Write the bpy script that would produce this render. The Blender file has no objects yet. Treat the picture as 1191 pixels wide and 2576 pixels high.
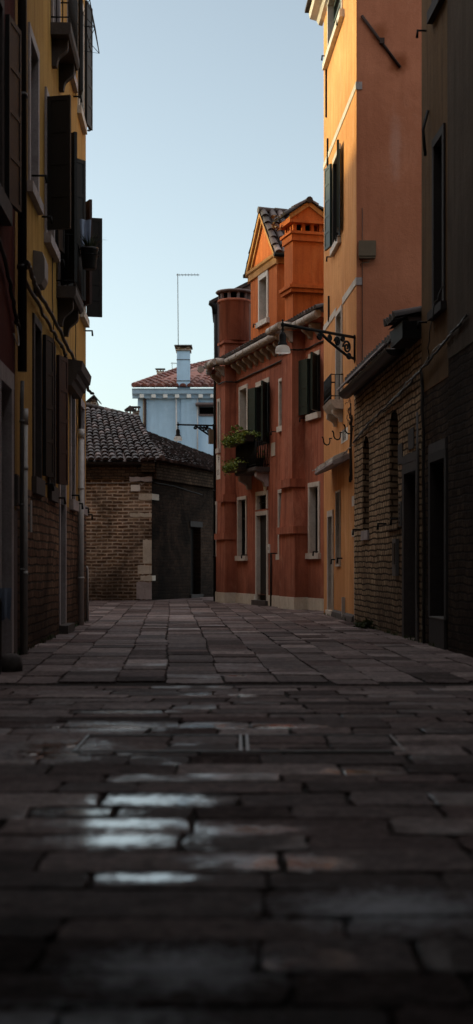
import bpy, bmesh, math, random
from mathutils import Vector
random.seed(7)
R = math.radians
F, H, HX, HY = 3578.0, 0.95, 595.5, 1425.0      # surveyed lens constant, eye height, axis and horizon
scene = bpy.context.scene
COL = scene.collection

# ------------------------------------------------------------------ materials
class NT:
    def __init__(s, name):
        s.m = bpy.data.materials.new(name); s.m.use_nodes = True
        s.t = s.m.node_tree; s.n = s.t.nodes; s.n.clear()
        s.out = s.n.new('ShaderNodeOutputMaterial')
        s.b = s.n.new('ShaderNodeBsdfPrincipled')
        s.l(s.b.outputs[0], s.out.inputs[0])
    def l(s, a, b): s.t.links.new(a, b)
    def add(s, t, **k):
        n = s.n.new('ShaderNode' + t)
        for a, v in k.items(): setattr(n, a, v)
        return n
    def val(s, sock, v):
        if hasattr(v, 'links') or hasattr(v, 'is_output'): s.l(v, sock)
        else:
            if isinstance(v, tuple) and len(v) == 3 and sock.type == 'RGBA': v = v + (1,)
            sock.default_value = v
    def pos(s, scale=(1, 1, 1), uv=False):
        if uv: src = s.add('UVMap').outputs[0]
        else: src = s.add('NewGeometry').outputs['Position']
        if scale == (1, 1, 1): return src
        mp = s.add('Mapping'); mp.inputs['Scale'].default_value = scale; s.l(src, mp.inputs[0]); return mp.outputs[0]
    def noise(s, vec, scale, detail=4, rough=.55, dist=0):
        n = s.add('TexNoise'); n.inputs['Scale'].default_value = scale; n.inputs['Detail'].default_value = detail
        n.inputs['Roughness'].default_value = rough; n.inputs['Distortion'].default_value = dist
        s.l(vec, n.inputs['Vector']); return n.outputs['Fac']
    def ramp(s, fac, stops):
        r = s.add('ValToRGB'); e = r.color_ramp.elements
        while len(e) < len(stops): e.new(.5)
        for i, (p, c) in enumerate(stops):
            e[i].position = p; e[i].color = (c, c, c, 1) if not isinstance(c, tuple) else c + (1,)
        s.l(fac, r.inputs[0]); return r.outputs[0]
    def mix(s, fac, a, b, mode='MIX'):
        m = s.add('Mix', data_type='RGBA', blend_type=mode)
        s.val(m.inputs[0], fac); s.val(m.inputs[6], a); s.val(m.inputs[7], b); return m.outputs[2]
    def math(s, op, a, b=0.0):
        m = s.add('Math', operation=op); s.val(m.inputs[0], a); s.val(m.inputs[1], b); return m.outputs[0]
    def bump(s, h, strength=.3, dist=.02, normal=None):
        b = s.add('Bump'); b.inputs['Strength'].default_value = strength; b.inputs['Distance'].default_value = dist
        s.l(h, b.inputs['Height'])
        if normal is not None: s.l(normal, b.inputs['Normal'])
        return b.outputs[0]
    def done(s, col, rough=.85, normal=None, metal=0.0, spec=None):
        s.val(s.b.inputs['Base Color'], col); s.val(s.b.inputs['Roughness'], rough)
        s.b.inputs['Metallic'].default_value = metal
        if spec is not None: s.val(s.b.inputs['Specular IOR Level'], spec)
        if normal is not None: s.l(normal, s.b.inputs['Normal'])
        return s.m

def stucco(name, c, dark, pale, streak=.6, damp=.5, patch=.5, spots=()):
    t = NT(name)
    p = t.pos()
    big = t.ramp(t.noise(p, .7, 5, .6, .6), [(.38, 0.0), (.62, 1.0)])
    col = t.mix(t.math('MULTIPLY', big, patch), c, dark)
    sv = t.pos((5, 5, .35))
    st = t.ramp(t.noise(sv, 1.6, 5, .65), [(.44, 0.0), (.64, 1.0)])
    col = t.mix(t.math('MULTIPLY', st, streak), col, dark)
    pl = t.ramp(t.noise(t.pos((1, 1, .5)), 1.9, 6, .7, .8), [(.55, 0.0), (.78, 1.0)])
    col = t.mix(t.math('MULTIPLY', pl, .65), col, pale)
    sp = t.ramp(t.noise(p, 3.1, 8, .8, 1.2), [(.60, 0.0), (.66, .5)])
    col = t.mix(sp, col, dark)
    grain = t.noise(p, 55, 3, .7)
    col = t.mix(.22, col, t.ramp(grain, [(.3, .25), (.7, .8)]), 'OVERLAY')
    for x, z, rx, rz, cc, fac in spots:          # rust and water stains at known places on the wall
        a = t.add('VectorMath', operation='SUBTRACT'); t.l(p, a.inputs[0]); a.inputs[1].default_value = (x, 0, z)
        b = t.add('VectorMath', operation='MULTIPLY'); t.l(a.outputs[0], b.inputs[0]); b.inputs[1].default_value = (1 / rx, 0, 1 / rz)
        ln = t.add('VectorMath', operation='LENGTH'); t.l(b.outputs[0], ln.inputs[0])
        v = t.math('ADD', t.math('SUBTRACT', 1.1, ln.outputs['Value']), t.math('MULTIPLY', t.math('SUBTRACT', t.noise(p, 5, 5, .7), .5), 1.2))
        col = t.mix(t.ramp(v, [(.1, 0.0), (.8, fac)]), col, cc)
    if damp:
        sep = t.add('SeparateXYZ'); t.l(p, sep.inputs[0])
        z = t.math('ADD', sep.outputs[2], t.math('MULTIPLY', t.noise(p, 2.2, 4), .9))
        dm = t.ramp(t.math('MULTIPLY', z, .5), [(.2, damp), (.75, 0.0)])
        col = t.mix(dm, col, tuple(x * .35 for x in dark))
    nb = t.bump(t.noise(p, 9, 6, .7), .35, .03)
    nb = t.bump(grain, .25, .006, nb)
    return t.done(col, .93, nb, spec=.08)

def brick(name, c1, c2, mortar, dark, row=.082, width=.27, soot_or_shade=.5, bumpd=.03, mort=.013, light_hi=0):
    t = NT(name)
    uv = t.pos(uv=True)
    wn = t.add('TexNoise'); wn.inputs['Scale'].default_value = 2.6; wn.inputs['Detail'].default_value = 4; t.l(uv, wn.inputs['Vector'])
    wm = t.add('VectorMath', operation='SCALE'); wm.inputs['Scale'].default_value = .075; t.l(wn.outputs['Color'], wm.inputs[0])
    wa = t.add('VectorMath', operation='ADD'); t.l(uv, wa.inputs[0]); t.l(wm.outputs[0], wa.inputs[1])
    b = t.add('TexBrick'); t.l(wa.outputs[0], b.inputs['Vector'])
    b.inputs['Scale'].default_value = 1; b.inputs['Brick Width'].default_value = width; b.inputs['Row Height'].default_value = row
    b.inputs['Mortar Size'].default_value = mort; b.inputs['Mortar Smooth'].default_value = .4; b.inputs['Bias'].default_value = 0
    b.inputs['Color1'].default_value = c1 + (1,); b.inputs['Color2'].default_value = c2 + (1,); b.inputs['Mortar'].default_value = mortar + (1,)
    p = t.pos()
    col = b.outputs['Color']
    col = t.mix(.7, col, t.ramp(t.noise(p, 7, 5, .7), [(.25, .1), (.75, .9)]), 'OVERLAY')
    pal = t.ramp(t.noise(p, 1.3, 6, .7, .5), [(.5, 0.0), (.75, .6)])
    col = t.mix(pal, col, mortar)
    so = t.ramp(t.noise(p, .55, 6, .7, 1.0), [(.38, 0.0), (.62, soot_or_shade)])
    col = t.mix(so, col, dark)
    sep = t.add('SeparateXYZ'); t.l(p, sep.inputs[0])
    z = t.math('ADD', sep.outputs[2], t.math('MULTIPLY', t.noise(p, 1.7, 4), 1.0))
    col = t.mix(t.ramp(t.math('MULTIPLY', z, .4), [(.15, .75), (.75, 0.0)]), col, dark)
    hgt = t.math('ADD', t.math('MULTIPLY', t.math('SUBTRACT', 1.0, b.outputs['Fac']), .8), t.math('MULTIPLY', t.noise(p, 16, 5, .7), .6))
    return t.done(col, .95, t.bump(hgt, 1.0, bumpd), spec=.05)

def stone(name, c, dark, dirt=.6, sc=3.0, rough=.8, spec=.3):
    t = NT(name); p = t.pos()
    col = t.mix(t.ramp(t.noise(p, sc, 6, .7, .5), [(.42, 0.0), (.75, dirt)]), c, dark)
    col = t.mix(t.ramp(t.noise(t.pos((9, 9, .8)), 1.2, 5, .7), [(.5, 0.0), (.75, dirt * .7)]), col, dark)
    g = t.noise(p, 40, 4, .7)
    col = t.mix(.25, col, t.ramp(g, [(.3, .2), (.7, .8)]), 'OVERLAY')
    return t.done(col, rough, t.bump(g, .3, .008), spec=spec)

def wood(name, c, dark, rough=.55):
    t = NT(name)
    g = t.noise(t.pos((14, 14, 1.2)), 3, 6, .7)
    col = t.mix(t.ramp(g, [(.35, 0.0), (.7, .7)]), c, dark)
    return t.done(col, rough, t.bump(g, .3, .008), spec=.3)

def plain(name, c, rough=.5, metal=0.0, var=.35, spec=.4):
    t = NT(name); p = t.pos()
    n = t.noise(p, 14, 5, .7)
    col = t.mix(t.ramp(n, [(.35, 0.0), (.75, var)]), c, tuple(x * .45 for x in c))
    return t.done(col, rough, t.bump(n, .15, .004), metal, spec)

def tile_mat(name, cols, dark):
    t = NT(name); p = t.pos()
    ri = t.add('NewGeometry').outputs['Random Per Island']
    n = len(cols)
    col = t.ramp(ri, [(i / (n - 1), c) for i, c in enumerate(cols)])
    col = t.mix(t.ramp(t.noise(p, 6, 6, .75), [(.4, 0.0), (.65, .8)]), col, dark)
    col = t.mix(t.ramp(t.noise(p, 1.1, 5, .7), [(.5, 0.0), (.7, .5)]), col, tuple(x * .6 for x in dark))
    g = t.noise(p, 30, 4, .7)
    return t.done(col, t.math('ADD', .42, t.math('MULTIPLY', g, .35)), t.bump(g, .4, .008), spec=.3)

def leaf_mat(name, a, b, c):
    t = NT(name)
    ri = t.add('NewGeometry').outputs['Random Per Island']
    col = t.ramp(ri, [(0, a), (.55, b), (1, c)])
    return t.done(col, .6, spec=.3)

def pavement_mat():
    t = NT('trachyte_slabs'); p = t.pos()
    ri = t.add('NewGeometry').outputs['Random Per Island']
    base = t.ramp(ri, [(0, (.045, .034, .032)), (.22, (.19, .152, .148)), (.42, (.072, .053, .050)), (.62, (.25, .203, .195)), (.8, (.13, .090, .086)), (1, (.36, .30, .285))])
    col = t.mix(t.ramp(t.noise(p, 4.5, 8, .72, .4), [(.35, 0.0), (.7, .5)]), base, (.030, .0225, .022))
    col = t.mix(t.ramp(t.noise(p, .55, 4, .6), [(.42, 0.0), (.68, .4)]), col, (.035, .026, .025))
    fine = t.noise(p, 34, 8, .78)
    pit = t.ramp(t.noise(p, 60, 5, .8), [(.36, 0.0), (.46, 1.0)])
    mott = t.noise(p, 13, 9, .82, .3)
    col = t.mix(.75, col, t.ramp(mott, [(.36, .12), (.64, .88)]), 'OVERLAY')
    col = t.mix(t.ramp(t.noise(p, 3.3, 9, .85, 1.5), [(.56, 0.0), (.64, .55)]), col, (.25, .20, .19))
    col = t.mix(.6, col, t.ramp(fine, [(.3, .1), (.7, .9)]), 'OVERLAY')
    sky_sheen = None  # pale bluish sky sheen painted into the slab colour
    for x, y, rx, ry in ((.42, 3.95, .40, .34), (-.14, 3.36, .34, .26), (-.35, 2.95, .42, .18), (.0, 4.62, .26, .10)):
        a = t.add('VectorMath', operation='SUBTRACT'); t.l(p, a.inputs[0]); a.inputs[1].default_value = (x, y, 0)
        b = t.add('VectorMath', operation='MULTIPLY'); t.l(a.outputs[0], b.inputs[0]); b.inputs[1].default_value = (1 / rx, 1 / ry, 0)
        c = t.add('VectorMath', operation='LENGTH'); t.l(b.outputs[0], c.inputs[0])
        v = t.math('SUBTRACT', 1.0, c.outputs['Value']); sky_sheen = v if sky_sheen is None else t.math('MAXIMUM', sky_sheen, v)
    sky_sheen = t.ramp(t.math('ADD', sky_sheen, t.math('MULTIPLY', t.math('SUBTRACT', t.noise(p, 17, 9, .85, .5), .5), 3.0)), [(.1, 0.0), (.9, .9)])
    col = t.mix(sky_sheen, col, (.62, .66, .72))
    ri2 = t.math('FRACT', t.math('MULTIPLY', ri, 17.31))
    wob = t.noise(p, 2.4, 7, .72, .6)
    wet = t.ramp(t.math('ADD', t.math('MULTIPLY', ri2, .40), t.math('MULTIPLY', wob, .62)), [(.68, 0.0), (.80, .7)])
    spots = None
    for x, y, rx, ry in ((-.34, 5.79, .30, .14), (-.42, 5.25, .28, .11), (-.80, 8.42, .40, .24), (.2, 8.45, .30, .13), (-.2, 8.5, .24, .1), (-.7, 9.3, .3, .1), (-.95, 7.55, .28, .3), (-.62, 5.5, .22, .08), (.55, 6.6, .2, .09), (-.42, 4.95, .24, .14), (.02, 5.15, .2, .10), (-.28, 4.35, .16, .07), (.0, 12.4, .14, .16), (-.28, 10.6, .12, .12), (0.05, 10.5, .1, .12), (-1.0, 7.2, .3, .3), (.15, 4.55, .22, .12)):
        a = t.add('VectorMath', operation='SUBTRACT'); t.l(p, a.inputs[0]); a.inputs[1].default_value = (x, y, 0)
        b = t.add('VectorMath', operation='MULTIPLY'); t.l(a.outputs[0], b.inputs[0]); b.inputs[1].default_value = (1 / rx, 1 / ry, 0)
        c = t.add('VectorMath', operation='LENGTH'); t.l(b.outputs[0], c.inputs[0])
        v = t.math('SUBTRACT', 1.25, c.outputs['Value']); spots = v if spots is None else t.math('MAXIMUM', spots, v)
    spots = t.ramp(t.math('ADD', spots, t.math('MULTIPLY', t.math('SUBTRACT', t.noise(p, 15, 9, .85, .4), .5), 4.6)), [(.1, 0.0), (.85, 1.0)])
    wet = t.math('MAXIMUM', wet, spots)
    rough = t.math('SUBTRACT', .66, t.math('MULTIPLY', wet, .54))
    rough = t.math('ADD', rough, t.math('MULTIPLY', t.math('SUBTRACT', fine, .5), t.math('MULTIPLY', t.math('SUBTRACT', 1.0, wet), .22)))
    t.l(t.math('MULTIPLY', wet, .75), t.b.inputs['Coat Weight']); t.b.inputs['Coat Roughness'].default_value = .10; t.b.inputs['Coat IOR'].default_value = 1.7
    h = t.math('ADD', t.math('MULTIPLY', fine, .5), t.math('ADD', t.math('MULTIPLY', t.noise(p, 8, 4, .6), 1.2), t.math('MULTIPLY', pit, .25)))
    dry = t.bump(h, .6, .012)
    smooth = t.bump(t.math('ADD', t.math('MULTIPLY', fine, .25), t.noise(p, 9, 3, .5)), .25, .004)
    nm = t.add('Mix', data_type='VECTOR'); t.l(wet, nm.inputs[0]); t.l(dry, nm.inputs[4]); t.l(smooth, nm.inputs[5])
    return t.done(col, rough, nm.outputs[1], spec=t.math('ADD', t.math('MULTIPLY', ri2, .10), t.math('MULTIPLY', wet, .85)))

M = {}
M['yellow'] = stucco('ochre_stucco', (.46, .275, .085), (.25, .13, .035), (.50, .33, .12), .6, .3, .45)
M['maroon'] = stucco('maroon_stucco', (.115, .028, .022), (.055, .017, .015), (.13, .045, .036), .4, .5)
M['red'] = stucco('red_stucco', (.45, .160, .098), (.18, .062, .042), (.53, .26, .175), .65, .5, .6)
M['orange'] = stucco('orange_stucco', (.70, .36, .15), (.48, .21, .08), (.74, .44, .24), .55, .25, .5)
M['endwall'] = stucco('terracotta_stucco', (.52, .215, .125), (.36, .135, .075), (.57, .29, .19), .35, .2, .6,
    spots=[((1003 - HX) / F * 24, H + (HY - 160) / F * 24, .22, .24, (.20, .055, .018), .75), ((955 - HX) / F * 24, H + (HY - 85) / F * 24, .2, .22, (.20, .06, .02), .6), ((995 - HX) / F * 24, H + (HY - 370) / F * 24, .13, .75, (.55, .32, .25), .5), ((905 - HX) / F * 24, H + (HY - 890) / F * 24, .12, .8, (.25, .11, .07), .4)])
M['dormer'] = stucco('dormer_stucco', (.56, .165, .05), (.27, .072, .027), (.58, .24, .095), .5, 0, .4)
M['trim'] = stucco('ochre_trim', (.52, .28, .11), (.22, .10, .04), (.56, .35, .17), .5, 0, .4)
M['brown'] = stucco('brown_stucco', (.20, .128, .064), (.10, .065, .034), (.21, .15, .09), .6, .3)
M['black'] = stucco('near_black_stucco', (.12, .095, .07), (.058, .045, .033), (.14, .11, .082), .5, .3)  # very dark brown plaster with darker patches
M['white'] = stucco('pale_blue_stucco', (.43, .61, .76), (.30, .43, .54), (.52, .68, .80), .3, 0, .6)
M['grey'] = stucco('grey_render', (.20, .155, .145), (.10, .075, .07), (.26, .22, .21), .5, 0, .5)
M['brick'] = brick('old_brick', (.17, .10, .065), (.42, .27, .17), (.85, .70, .56), (.03, .022, .017), row=.098, width=.30, soot_or_shade=.75, bumpd=.06, mort=.023)
M['bricks'] = brick('shaded_brick', (.036, .022, .015), (.062, .038, .025), (.05, .038, .03), (.008, .0065, .0055), row=.098, width=.30, soot_or_shade=.9, bumpd=.05)  # copy of the old brick with the alley shade put into its colours
M['brickr'] = brick('brown_brick', (.46, .33, .21), (.68, .50, .32), (.085, .062, .042), (.05, .036, .026), row=.088, width=.20, soot_or_shade=.5, bumpd=.05, mort=.016)
M['brickl'] = brick('plinth_brick', (.22, .115, .075), (.34, .20, .125), (.09, .068, .054), (.02, .015, .012), row=.10, width=.26, soot_or_shade=.7, bumpd=.045, mort=.014)
M['brickd'] = brick('black_brick', (.085, .053, .034), (.13, .085, .055), (.034, .025, .018), (.016, .012, .009), row=.088, width=.22, soot_or_shade=.75, bumpd=.05)
M['stone'] = stone('istrian_stone', (.58, .55, .50), (.24, .20, .16), .5)
M['stoneg'] = stone('grey_stone', (.38, .345, .35), (.15, .125, .12), .6)
M['stoned'] = stone('dark_stone', (.070, .060, .057), (.028, .023, .021), .6)
M['stonek'] = stone('black_stone', (.035, .029, .027), (.016, .013, .012), .6)
M['marble'] = stone('white_marble', (.72, .71, .67), (.45, .42, .37), .25)
M['plinth'] = stone('plinth_stone', (.60, .56, .48), (.26, .20, .14), .6, 2.0)
M['gutter'] = stone('lead_gutter', (.40, .36, .32), (.13, .10, .08), .7, 4.0, .6)
M['green'] = wood('green_shutter_paint', (.026, .045, .038), (.012, .02, .017), .5)
M['greenl'] = wood('pale_shutter_edge', (.085, .12, .11), (.03, .045, .04), .5)
M['blackwood'] = wood('black_shutter_paint', (.011, .010, .009), (.006, .0055, .005), .6)
M['brownwood'] = wood('brown_shutter_paint', (.034, .014, .012), (.014, .007, .006), .55)
M['iron'] = plain('wrought_iron', (.009, .009, .009), .6, 0, .3, .15)
M['pipe'] = plain('dark_pipe_paint', (.018, .015, .013), .5)
M['pipew'] = plain('pale_pipe', (.52, .51, .50), .5, 0, .5)
M['pipeg'] = plain('grey_conduit', (.12, .12, .12), .55)
M['cable'] = plain('cable_rubber', (.022, .019, .017), .6)
M['cablew'] = plain('pale_cable', (.34, .32, .30), .5)
M['box'] = plain('grey_box_plastic', (.19, .175, .17), .5)
M['boxt'] = plain('taupe_box', (.15, .115, .075), .55)
M['rust'] = plain('rusty_iron', (.035, .017, .013), .7)
M['rustm'] = plain('rust_stain', (.30, .085, .03), .95)
M['chrome'] = plain('worn_steel', (.22, .22, .22), .5, .8, .7)
M['pane'] = plain('dark_glass', (.010, .011, .012), .12, 0, .1, .5)
M['void'] = plain('dark_interior', (.006, .0055, .005), .9, 0, .1, .1)
M['cloth'] = plain('pale_blue_cloth', (.30, .36, .48), .8, 0, .4, .1)
M['terracotta'] = plain('terracotta_pot', (.14, .055, .03), .8)
M['pot'] = plain('black_pot', (.015, .014, .013), .5)
M['tile'] = tile_mat('roof_tiles', [(.018, .012, .010), (.042, .025, .021), (.024, .017, .015), (.08, .048, .042), (.028, .021, .019), (.06, .037, .033), (.035, .027, .025), (.22, .16, .15)], (.014, .011, .0105))
M['tiler'] = tile_mat('red_roof_tiles', [(.16, .045, .030), (.24, .08, .055), (.13, .045, .035), (.28, .12, .085)], (.05, .022, .02))
M['tiled'] = tile_mat('dark_roof_tiles', [(.030, .020, .018), (.06, .036, .03), (.04, .03, .028)], (.012, .010, .010))
M['leaf'] = leaf_mat('leaves', (.045, .085, .012), (.13, .19, .02), (.28, .31, .05))
M['grass'] = leaf_mat('blades', (.016, .03, .008), (.03, .05, .012), (.06, .075, .02))
M['dry'] = leaf_mat('dry_growth', (.14, .06, .015), (.20, .09, .025), (.26, .14, .05))
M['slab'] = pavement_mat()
t = NT('dark_joint_earth'); pp = t.pos()
M['ground'] = t.done(t.mix(t.noise(pp, 9, 5, .7), (.010, .0075, .0065), (.032, .025, .021)), .9, t.bump(t.noise(pp, 25, 5), .5, .02), spec=.1)
t = NT('opal_glass')
tl = t.add('BsdfTranslucent'); tl.inputs[0].default_value = (.95, .94, .9, 1); mx = t.add('MixShader'); mx.inputs[0].default_value = .7
t.b.inputs['Transmission Weight'].default_value = .75; t.done((.97, .96, .93), .3, spec=.6); t.l(t.b.outputs[0], mx.inputs[1]); t.l(tl.outputs[0], mx.inputs[2]); t.l(mx.outputs[0], t.out.inputs[0]); M['opal'] = t.m

# ------------------------------------------------------------------ frames and mesh building
class Frame:
    def __init__(s, o, d, n):
        l = math.hypot(*d); s.o = o; s.d = (d[0] / l, d[1] / l); l = math.hypot(*n); s.n = (n[0] / l, n[1] / l)
        s.flip = (s.d[0] * s.n[1] - s.d[1] * s.n[0]) > 0
    def P(s, u, v, n=0.0):
        return Vector((s.o[0] + s.d[0] * u + s.n[0] * n, s.o[1] + s.d[1] * u + s.n[1] * n, v))
    def at(s, px, py, n=0.0):                 # survey: sight line onto the wall -> wall coordinates
        dx, dz = (px - HX) / F, (HY - py) / F
        ox, oy = s.o[0] + s.n[0] * n, s.o[1] + s.n[1] * n
        k = (ox * s.n[0] + oy * s.n[1]) / (dx * s.n[0] + s.n[1])
        return (dx * k - ox) * s.d[0] + (k - oy) * s.d[1], H + dz * k
    def u(s, px, n=0.0): return s.at(px, HY, n)[0]
    def v(s, px, py, n=0.0): return s.at(px, py, n)[1]
WORLD = Frame((0, 0), (1, 0), (0, -1))        # u = x, v = z, n = -y
def front(Y): return Frame((0, Y), (1, 0), (0, -1))

def rootloc(o):
    while o.parent: o = o.parent
    return o.location

class MB:
    def __init__(s, fr=WORLD): s.fr = fr; s.v = []; s.f = []; s.uv = []; s.sm = []
    def face(s, pts, smooth=False, uv=None):
        if s.fr.flip: pts = list(reversed(pts)); uv = list(reversed(uv)) if uv else None
        i = len(s.v)
        s.v += [s.fr.P(*p) for p in pts]; s.f.append(tuple(range(i, i + len(pts)))); s.sm.append(smooth)
        if uv is None:
            a = Vector(pts[1]) - Vector(pts[0]); b = Vector(pts[-1]) - Vector(pts[0]); c = a.cross(b)
            k = max(range(3), key=lambda q: abs(c[q]))
            uv = [(p[2], p[1]) if k == 0 else (p[0], p[2]) if k == 1 else (p[0], p[1]) for p in pts]
        s.uv += uv
    def hexa(s, b, t):                          # bottom ring, top ring of four
        s.face(list(reversed(b))); s.face(t)
        for i in range(4): j = (i + 1) % 4; s.face([b[i], b[j], t[j], t[i]])
        return s
    def box(s, u0, u1, v0, v1, n0, n1):
        if u0 > u1: u0, u1 = u1, u0
        if v0 > v1: v0, v1 = v1, v0
        if n0 > n1: n0, n1 = n1, n0
        return s.hexa([(u0, v0, n1), (u1, v0, n1), (u1, v0, n0), (u0, v0, n0)], [(u0, v1, n1), (u1, v1, n1), (u1, v1, n0), (u0, v1, n0)])
    def prism_u(s, prof, u0, u1):               # profile of (n, v), swept along u
        a = [(u0, v, n) for n, v in prof]; b = [(u1, v, n) for n, v in prof]; k = len(prof)
        s.face(a); s.face(list(reversed(b)))
        for i in range(k): j = (i + 1) % k; s.face([a[i], b[i], b[j], a[j]])
        return s
    def prism_n(s, prof, n0, n1):               # profile of (u, v), swept along n
        a = [(u, v, n0) for u, v in prof]; b = [(u, v, n1) for u, v in prof]; k = len(prof)
        s.face(list(reversed(a))); s.face(b)
        for i in range(k): j = (i + 1) % k; s.face([a[i], a[j], b[j], b[i]])
        return s
    def tube(s, pts, r, seg=7, caps=True):      # points in frame coordinates
        P = [Vector(p) for p in pts]; rings = []
        up = Vector((.13, .21, .97))
        for i, p in enumerate(P):
            d = (P[min(i + 1, len(P) - 1)] - P[max(i - 1, 0)]).normalized()
            a = d.cross(up)
            if a.length < 1e-3: a = d.cross(Vector((1, 0, 0)))
            a.normalize(); b = d.cross(a); rr = r[i] if isinstance(r, (list, tuple)) else r
            rings.append([tuple(p + (a * math.cos(2 * math.pi * k / seg) + b * math.sin(2 * math.pi * k / seg)) * rr) for k in range(seg)])
        for x, y in zip(rings, rings[1:]):
            for k in range(seg): q = (k + 1) % seg; s.face([x[k], x[q], y[q], y[k]], True)
        if caps: s.face(list(reversed(rings[0]))); s.face(rings[-1])
        return s
    def lathe(s, c, prof, seg=16, rib=0):       # profile of (radius, height) about a vertical axis at c
        rings = []
        for r, h in prof:
            rings.append([(c[0] + math.cos(2 * math.pi * k / seg) * r * (1 - rib * (k % 2)), c[1] + h, c[2] + math.sin(2 * math.pi * k / seg) * r * (1 - rib * (k % 2))) for k in range(seg)])
        for x, y in zip(rings, rings[1:]):
            for k in range(seg): q = (k + 1) % seg; s.face([x[k], x[q], y[q], y[k]], True)
        s.face(list(reversed(rings[0]))); s.face(rings[-1])
        return s
    def wall(s, u0, u1, v0, v1, holes, n=0.0, depth=.0, back=None):
        us = sorted({u0, u1, *[min(max(h[i], u0), u1) for h in holes for i in (0, 1)]}); vs = sorted({v0, v1, *[min(max(h[i], v0), v1) for h in holes for i in (2, 3)]})
        for a, b in zip(us, us[1:]):
            for c, d in zip(vs, vs[1:]):
                if b - a < 1e-5 or d - c < 1e-5: continue
                mu, mv = (a + b) / 2, (c + d) / 2
                if any(h[0] < mu < h[1] and h[2] < mv < h[3] for h in holes): continue
                s.face([(a, c, n), (b, c, n), (b, d, n), (a, d, n)])
        for h in holes:
            dp = h[4] if len(h) > 4 else depth
            if dp:
                a, b, c, d = h[:4]
                s.face([(a, c, n), (a, d, n), (a, d, n - dp), (a, c, n - dp)]); s.face([(b, d, n), (b, c, n), (b, c, n - dp), (b, d, n - dp)])
                s.face([(a, d, n), (b, d, n), (b, d, n - dp), (a, d, n - dp)]); s.face([(b, c, n), (a, c, n), (a, c, n - dp), (b, c, n - dp)])
        return s
    def build(s, name, mat, parent=None, label=None, bevel=0):
        me = bpy.data.meshes.new(name)
        off = rootloc(parent) if parent else Vector((0, 0, 0))
        me.from_pydata([v - off for v in s.v], [], s.f)
        ul = me.uv_layers.new(name='UVMap')
        for i, q in enumerate(s.uv): ul.data[i].uv = q
        me.polygons.foreach_set('use_smooth', s.sm)
        if any(s.sm):
            bm = bmesh.new(); bm.from_mesh(me); bmesh.ops.remove_doubles(bm, verts=bm.verts, dist=1e-5); bm.to_mesh(me); bm.free()
        me.materials.append(mat)
        o = bpy.data.objects.new(name, me); COL.objects.link(o)
        if parent: o.parent = parent
        if label: o['label'] = label
        return o

def thing(name, label, cat, loc, group=None):
    o = bpy.data.objects.new(name, None); COL.objects.link(o); o.location = loc; o.empty_display_size = .2
    o['label'] = label; o['category'] = cat
    if group: o['group'] = group
    return o
def single(mb, name, mat, label, cat, group=None):     # a thing that is one mesh, origin at its foot
    lo = min(v.z for v in mb.v); c = sum((v for v in mb.v), Vector()) / len(mb.v); off = Vector((c.x, c.y, lo))
    o = mb.build(name, mat); o.data.transform(__import__('mathutils').Matrix.Translation(-off)); o.location = off
    o['label'] = label; o['category'] = cat
    if group: o['group'] = group
    return o
def structure(mb, name, mat):
    o = mb.build(name, mat); o['kind'] = 'structure'; return o

# ------------------------------------------------------------------ building elements
def leaf_shutter(fr, hinge, v0, v1, w, ang, sgn, parent, mat, edge=None, th=.045, rails=4, n0=.03):
    """one leaf: hinge at u, swung out from the wall by ang degrees, running in +-u"""
    c, s_ = math.cos(R(ang)) * sgn, math.sin(R(ang)); m = MB(fr)
    tx, tn = -s_ * sgn, abs(c)
    def q(a, v, k): return (hinge + c * a + tx * k * (1 if sgn > 0 else 1), v, n0 + s_ * a + tn * k)
    def slab(a0, a1, b0, b1, k0, k1):
        m.hexa([q(a0, b0, k0), q(a1, b0, k0), q(a1, b0, k1), q(a0, b0, k1)], [q(a0, b1, k0), q(a1, b1, k0), q(a1, b1, k1), q(a0, b1, k1)])
    slab(0.004, w - .004, v0 + .004, v1 - .004, .008, th - .008)
    slab(0, .05, v0, v1, 0, th); slab(w - .05, w, v0, v1, 0, th)
    for i in range(rails + 1):
        b = v0 + (v1 - v0 - .06) * i / rails
        slab(.051, w - .051, b, b + .06, .001, th - .001)
    o = m.build('shutter', mat, parent)
    return o

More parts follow.
